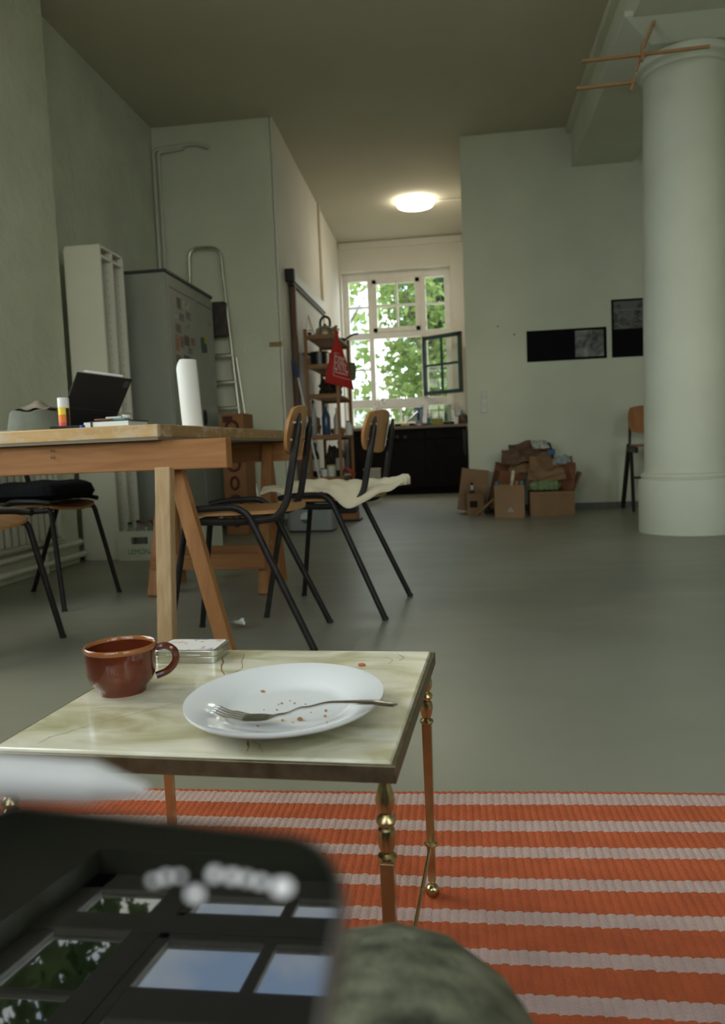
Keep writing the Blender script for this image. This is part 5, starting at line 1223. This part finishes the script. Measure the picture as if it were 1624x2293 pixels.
B().obox(nc+Vector((0, 0, .0105)), (nw, .13, .015), R3).build('pages', mat('page_white', (.72, .71, .66), .8), nb)
B().obox(nc+Vector((.015, .01, .0015)), (nw+.05, .135, .003), R3).build('cover', FOL, nb); B().obox(nc+Vector((.01, 0, .0195)), (nw-.01, .132, .003), R3).build('cover', FOL, nb)
B().obox(nc+R3 @ Vector((-nw/2+.028, -.0005, .0105)), (.006, .134, .022), R3).build('elastic', BLACKP, nb)
zz = TZs+.0215
pc_ = nc+Vector((.01, -.02, 0)); pc_.z = zz
tq = thing('pencil_case', 'flat teal pencil tin on the notebook', 'pencil case', pc_, 0)
B().obox(pc_+Vector((0, 0, .004)), (.085, .035, .008), R3).build('tin', mat('teal_tin', (.16, .28, .26), .35), tq, bevel=.002)
B().obox(pc_+Vector((-.003, 0, .0105)), (.055, .025, .005), R3).build('eraser', mat('eraser_white', (.6, .6, .56), .6), tq, bevel=.001)
B().obox(pc_+Vector((.036, .0, .012)), (.018, .02, .012), R3).build('sharpener', METALG, tq, bevel=.001)
p_ = pc_+Vector((-.06, -.03, .004)); B().tube([p_, p_+Vector((.06, .004, 0))], .0035, 6).build('pencil_stub', mat('brown_pencil', (.22, .10, .06), .5), label='short brown pencil stub on the notebook', cat='pencil')
for k, (pa_, pb_, c, lb) in enumerate((((113, 953), (165, 950), (.015, .015, .018), 'black pen at the table edge in front of the glue stick'), ((150, 955), (190, 948), (.02, .02, .022), 'second black pen crossing towards the notebook'), ((180, 948), (186, 941), (.05, .10, .45), 'pen with a blue end under the notebook corner'))):
    a = PY(*pa_, 2.375); c2 = PY(*pb_, 2.39); a.z = c2.z = TZs+.005
    B().tube([a, c2], .0045, 8).build('pen', mat('pen_%d' % k, c, .4), label=lb, cat='pen')
po_ = PY(80, 945, 2.62)
def pouch(u, v):
    a = u*2*pi; h = v; rr = 1-.15*h+.04*sin(3*a); return Vector((po_.x-.02+.115*rr*cos(a)*(1 if h < 1 else .0), 2.66+.07*rr*sin(a)*(1 if h < 1 else .0), TZs+.002+.083*min(1, h*1.05)+.006*sin(5*a)*h))
B().grid(24, 9, pouch).build('grey_pouch', mat('grey_green_cloth', (.12, .13, .10), .9, var=.12, vscale=20), smooth=50, label='grey-green fabric pouch at the left end of the table', cat='pouch')
def scarf(u, v): return Vector((po_.x-.07+.13*u, 2.61+.07*v, TZs+.088+.028*sin(pi*u)**2*sin(pi*v)+.004*sin(13*u)))
B().grid(14, 8, scarf, thick=(0, 0, -.003)).build('cloth_scrap', mat('brown_grey_cloth', (.17, .14, .10), .9, var=.3, vscale=25), smooth=50, label='small brownish cloth lying on the grey pouch', cat='cloth')
# standing roll of white paper
rl = PY(432, 951, 2.66); rl.z = TZs
def roll(u, v):
    a = radians(200)+u*radians(300); k = (PY(425, 806, 2.66).z-TZs)
    vv = min(v, 1-.16*max(0, 1-u/.18))
    return rl+Vector((.036*cos(a)-.012*vv, .036*sin(a), k*vv))
B().grid(30, 12, roll).build('paper_roll', mat('drawing_paper', (.76, .75, .70), .8), smooth=50, label='rolled white drawing paper standing upright at the table edge', cat='paper')
b = B().obox(TP(-.62, .10, TZ+.0012), (.21, .16, .0008), rotz(TA+.1)); b.build('paper_sheet', mat('white_paper', (.72, .72, .69), .8), label='loose white sheet at the left front of the table', cat='paper')

# ------------------------------------------------------------------ outside
LEAFS = []
def leaf_mat(name, c1, c2):
    m = bpy.data.materials.new(name); m.use_nodes = True; n = m.node_tree; n.nodes.clear()
    o = n.nodes.new('ShaderNodeOutputMaterial'); mx = n.nodes.new('ShaderNodeMixShader'); d = n.nodes.new('ShaderNodeBsdfDiffuse'); t = n.nodes.new('ShaderNodeBsdfTranslucent')
    oi = n.nodes.new('ShaderNodeTexCoord'); z = n.nodes.new('ShaderNodeTexNoise'); z.inputs['Scale'].default_value = 1.6; z.inputs['Detail'].default_value = 4
    r = n.nodes.new('ShaderNodeValToRGB'); r.color_ramp.elements[0].position = .35; r.color_ramp.elements[0].color = (*c1, 1); r.color_ramp.elements[1].position = .65; r.color_ramp.elements[1].color = (*c2, 1)
    n.links.new(oi.outputs['Object'], z.inputs['Vector']); n.links.new(z.outputs['Fac'], r.inputs['Fac'])
    n.links.new(r.outputs['Color'], d.inputs['Color']); n.links.new(r.outputs['Color'], t.inputs['Color']); mx.inputs[0].default_value = .5
    n.links.new(d.outputs[0], mx.inputs[1]); n.links.new(t.outputs[0], mx.inputs[2]); n.links.new(mx.outputs[0], o.inputs[0]); return m
BARK = mat('bark', (.10, .075, .05), .9, var=.3, vscale=12, bump=.5, bscale=20)
LOBE = [(0, 0), (.22, .10), (.50, .05), (.36, .30), (.55, .50), (.25, .55), (.12, .80), (0, 1.0), (-.12, .80), (-.25, .55), (-.55, .50), (-.36, .30), (-.50, .05), (-.22, .10)]
def tree(label, base, crown, n, size, lm, seed, branches=6, name='maple_tree'):
    """crown: list of ellipsoids (cx, cy, cz, rx, ry, rz)"""
    rnd = random.Random(seed); t = thing(name, label, 'tree', base, 0, 'trees outside the kitchen window' if base[1] > 0 else None)
    base = Vector(base); b = B(); c0 = Vector(crown[0][:3]); b.tube(bez([base, base*.5+c0*.5+Vector((.15, .1, 0)), c0], 5), [.16-.01*i for i in range(11)], 8)
    for k in range(branches):
        cr = crown[k % len(crown)]; e = Vector((cr[0]+rnd.uniform(-.8, .8)*cr[3], cr[1]+rnd.uniform(-.8, .8)*cr[4], cr[2]+rnd.uniform(-.6, .8)*cr[5])); s = base*.45+c0*.55
        b.tube(bez([s, s*.5+e*.5+Vector((0, 0, .2)), e], 4), [.06-.006*i for i in range(9)], 6)
    b.build('trunk', BARK, t)
    vs, fs = [], []
    tot = sum(c[3]*c[4]*c[5] for c in crown)
    for c in crown:
        for _ in range(int(n*c[3]*c[4]*c[5]/tot)):
            while True:
                p = Vector((rnd.uniform(-1, 1), rnd.uniform(-1, 1), rnd.uniform(-1, 1)))
                if p.length < 1: break
            p = Vector((c[0]+p.x*c[3], c[1]+p.y*c[4], c[2]+p.z*c[5])); s = size*rnd.uniform(.6, 1.2)
            R = Matrix.Rotation(rnd.uniform(0, 6.28), 3, 'Z') @ Matrix.Rotation(rnd.gauss(.9, .5), 3, 'X') @ Matrix.Rotation(rnd.uniform(-1, 1)+pi, 3, 'Z')
            k = len(vs); vs += [p+R @ Vector((x*s, y*s, .12*s*abs(x)*2)) for x, y in LOBE]; fs.append(tuple(range(k, k+len(LOBE))))
    o = B(); o.v = vs; o.f = fs; o.m = [0]*len(fs); o.build('leaves', lm, t, smooth=0, kind='stuff')
    return t
LM1 = leaf_mat('leaf_light', (.10, .16, .045), (.19, .25, .085)); LM2 = leaf_mat('leaf_mid', (.07, .12, .04), (.14, .19, .07)); LM3 = leaf_mat('leaf_dark', (.028, .055, .028), (.07, .105, .045))
tree('light green maple with sparse big leaves close to the kitchen window', (-3.2, 13.6, -.6), [(-2.05, 13.9, 2.6, .75, .8, 2.0), (-1.75, 14.2, 1.2, .6, .6, .8)], 300, .21, LM1, 3)
tree('bright green maple filling the middle of the kitchen window', (-.4, 15.8, -.6), [(-.55, 15.4, 2.1, .95, .9, 1.35), (-.9, 15.2, 3.6, .7, .7, .8), (-.3, 15.6, 1.0, .9, .8, .8)], 2300, .17, LM1, 5)
tree('dark green dense tree at the right of the kitchen window', (1.0, 18.5, -.6), [(.15, 17.6, 3.6, 1.1, 1.2, 1.5), (-.5, 17.8, 4.2, 1.0, .9, .9), (.5, 17.6, 1.6, .9, 1.0, 1.2)], 4200, .20, LM3, 7)
tree('mid green tree behind the others, seen in gaps of the kitchen window', (-1.9, 20.5, -.6), [(-.6, 20.6, 2.4, 1.0, 1.2, 1.3), (-1.2, 20.8, .9, 1.6, 1.1, .9)], 1500, .2, LM2, 9)
tree('leafy tree outside the near windows, mirrored in the phone screen', (-3.9, -3.4, -.6), [(-3.35, -2.6, 6.5, .75, .9, 1.5), (-3.5, -2.8, 4.8, .9, .9, 1.2)], 1300, .17, LM2, 13, name='garden_tree')
WB_ = mat('white_facade', (.62, .63, .62), .9, var=.03, vscale=1)
bd = thing('white_building', 'bright white building far behind the trees', 'building', (-5.0, 26, -.6), 0)
B().box(-8.5, -2.05, 25, 30, -.6, 11).build('wall', WB_, bd)
for i in range(3):
    for j in range(3):
        x = -7.6+i*1.9; z = .8+j*3.0
        wq = B().box(x, x+1.0, 24.97, 25, z, z+1.6).build('window', WINP, bd); B().box(x+.08, x+.92, 24.955, 24.97, z+.08, z+1.52).build('pane', mat('far_pane', (.25, .28, .30), .1), wq)
struct('ground', B().box(-30, 30, -30, -.96, -.9, -.6).box(-30, 30, 11.42, 40, -.9, -.6), mat('yard_gravel', (.22, .21, .18), .95, var=.1, vscale=3))
# ------------------------------------------------------------------ the photographer: knee in view, hand on the phone
SK = 'skin'; TR = 'trousers'; SH = 'shirt'; HR = 'hair'
nodes, edges = [], []
def nd(p, r, c, par=None):
    nodes.append((Vector(p), r, c))
    if par is not None: edges.append((par, len(nodes)-1))
    return len(nodes)-1
pel = nd((-.05, -.20, .41), (.13, .10), TR)
sp1 = nd((-.05, -.33, .56), (.13, .10), SH, pel); sp2 = nd((-.05, -.44, .76), (.145, .105), SH, sp1); nk0 = nd((-.05, -.49, .93), (.12, .09), SH, sp2)
nk = nd((-.05, -.49, 1.03), .05, SK, nk0); hd0 = nd((-.05, -.465, 1.12), .075, SK, nk); hd1 = nd((-.05, -.465, 1.20), .085, HR, hd0)
rh = nd((.05, -.13, .395), .085, TR, pel); rk1 = nd((.01, .12, .375), .085, TR, rh); rkn = nd((-.050, .385, .342), .080, TR, rk1)
rs = nd((-.045, .455, .20), .055, TR, rkn); ra = nd((-.045, .50, .075), .042, SK, rs); rt = nd((-.045, .60, .035), .034, SK, ra)
lh = nd((-.16, -.13, .395), .085, TR, pel); lk1 = nd((-.235, .10, .375), .078, TR, lh); lkn = nd((-.30, .36, .345), .064, TR, lk1)
ls = nd((-.31, .43, .20), .055, TR, lkn); la_ = nd((-.315, .47, .075), .042, SK, ls); lt = nd((-.325, .57, .035), .034, SK, la_)
# right arm up to the camera, left arm to the phone
rsh = nd((.13, -.47, .90), .065, SH, nk0); rel = nd((.24, -.30, .66), .045, SH, rsh); rw = nd((.12, -.12, .63), .028, SK, rel); rp = nd((.08, -.08, .63), (.034, .018), SK, rw)
for k in range(4):
    f0_ = nd((.055, -.058, .655-.021*k), .0085, SK, rp); f1_ = nd((.035, -.047, .657-.021*k), .008, SK, f0_); nd((.020, -.058, .656-.020*k), .007, SK, f1_)
q0_ = nd((.085, -.062, .672), .010, SK, rp); nd((.060, -.075, .69), .0085, SK, q0_)
lsh = nd((-.23, -.47, .90), .065, SH, nk0); lel = nd((-.33, -.25, .64), .045, SH, lsh)
w_ = PH(-.062, -.115, -.025); lw = nd(w_, (.026, .022), SK, lel)
pm = PH(-.045, -.060, -.026); lp = nd(pm, (.030, .016), SK, lw)
pm2 = PH(-.036, -.030, -.026); lp2 = nd(pm2, (.030, .014), SK, lp)
for k in range(4):        # four fingers wrap behind the phone
    b0 = -.052+.024*k
    f0_ = nd(PH(-.020, b0, -.024), .0088, SK, lp2 if k > 1 else lp); f1_ = nd(PH(.008-.004*abs(k-1.5), b0+.004, -.021), .0080, SK, f0_); nd(PH(.030-.006*abs(k-1.5), b0+.006, -.0175), .0072, SK, f1_)
tq0 = nd(PH(-.050, -.040, -.010), .011, SK, lp); tq1 = nd(PH(-.049, -.020, .004), .0095, SK, tq0); nd(PH(-.040, .000, .0105), .0085, SK, tq1)
me = bpy.data.meshes.new('person'); me.from_pydata([tuple(n[0]) for n in nodes], edges, [])
tmp = bpy.data.objects.new('person_tmp', me); COL.objects.link(tmp)
md = tmp.modifiers.new('skin', 'SKIN'); md.use_smooth_shade = True; md.branch_smoothing = .6
if not me.skin_vertices: 
    bpy.context.view_layer.objects.active = tmp; bpy.ops.mesh.customdata_skin_add()
for i, n in enumerate(nodes):
    r = n[1]; me.skin_vertices[0].data[i].radius = r if isinstance(r, tuple) else (r, r); me.skin_vertices[0].data[i].use_root = (i == 0)
sd = tmp.modifiers.new('sub', 'SUBSURF'); sd.levels = 2; sd.render_levels = 2
pm_ = bpy.data.meshes.new_from_object(tmp.evaluated_get(bpy.context.evaluated_depsgraph_get())); bpy.data.objects.remove(tmp)
TRM = mat('patterned_trousers', (.215, .215, .15), .9, col2=(.045, .05, .035), vscale=38, detail=5, spec=.1, bump=.3, bscale=150)
SKM = mat('skin', (.42, .24, .16), .5, sub=.1); SHM = mat('dark_shirt', (.05, .05, .055), .9); HRM = mat('brown_hair', (.05, .03, .02), .7)
pm_.materials.clear()
for m_ in (TRM, SKM, SHM, HRM): pm_.materials.append(m_)
def rad_(i): r = nodes[i][1]; return max(r) if isinstance(r, tuple) else r
def seg_d(c, e):
    a, d = nodes[e[0]][0], nodes[e[1]][0]-nodes[e[0]][0]
    t = max(0, min(1, (c-a).dot(d)/max(1e-9, d.length_squared)))
    return (c-a-d*t).length/(.5*rad_(e[0])+.5*rad_(e[1]))
ci = {TR: 0, SK: 1, SH: 2, HR: 3}
for pl_ in pm_.polygons:
    best = min(edges, key=lambda e: seg_d(pl_.center, e))
    pl_.material_index = ci[nodes[best[1]][2]]; pl_.use_smooth = True
person = bpy.data.objects.new('person', pm_); COL.objects.link(person)
pm_.transform(Matrix.Translation((.05, .1, 0))); person.location = (-.05, -.1, 0)
person['label'] = 'person in patterned olive trousers, knee in the foreground, hand behind the phone'; person['category'] = 'person'

# the sofa the photographer sits on, behind the lens
SOF = mat('sofa_cloth', (.06, .065, .075), .95, var=.1, vscale=30, bump=.3, bscale=120)
sf = thing('sofa', 'dark cloth sofa carrying the seated person behind the viewpoint', 'sofa', (0, -.35, 0), 0)
B().box(-.85, .85, -.56, -.04, .16, .315).build('seat_cushion', SOF, sf, bevel=.04, seg=4)
B().box(-.85, .85, -.70, -.575, .10, .74).build('backrest', SOF, sf, bevel=.04, seg=4)
B().box(-.85, .85, -.56, -.06, .07, .158).build('frame', SOF, sf, bevel=.01)
for x in (-.80, .80):
    for y in (-.62, -.10): B().tube([(x, y, .0), (x, y, .10)], [.018, .022], 10).build('leg', BLACKM, sf)
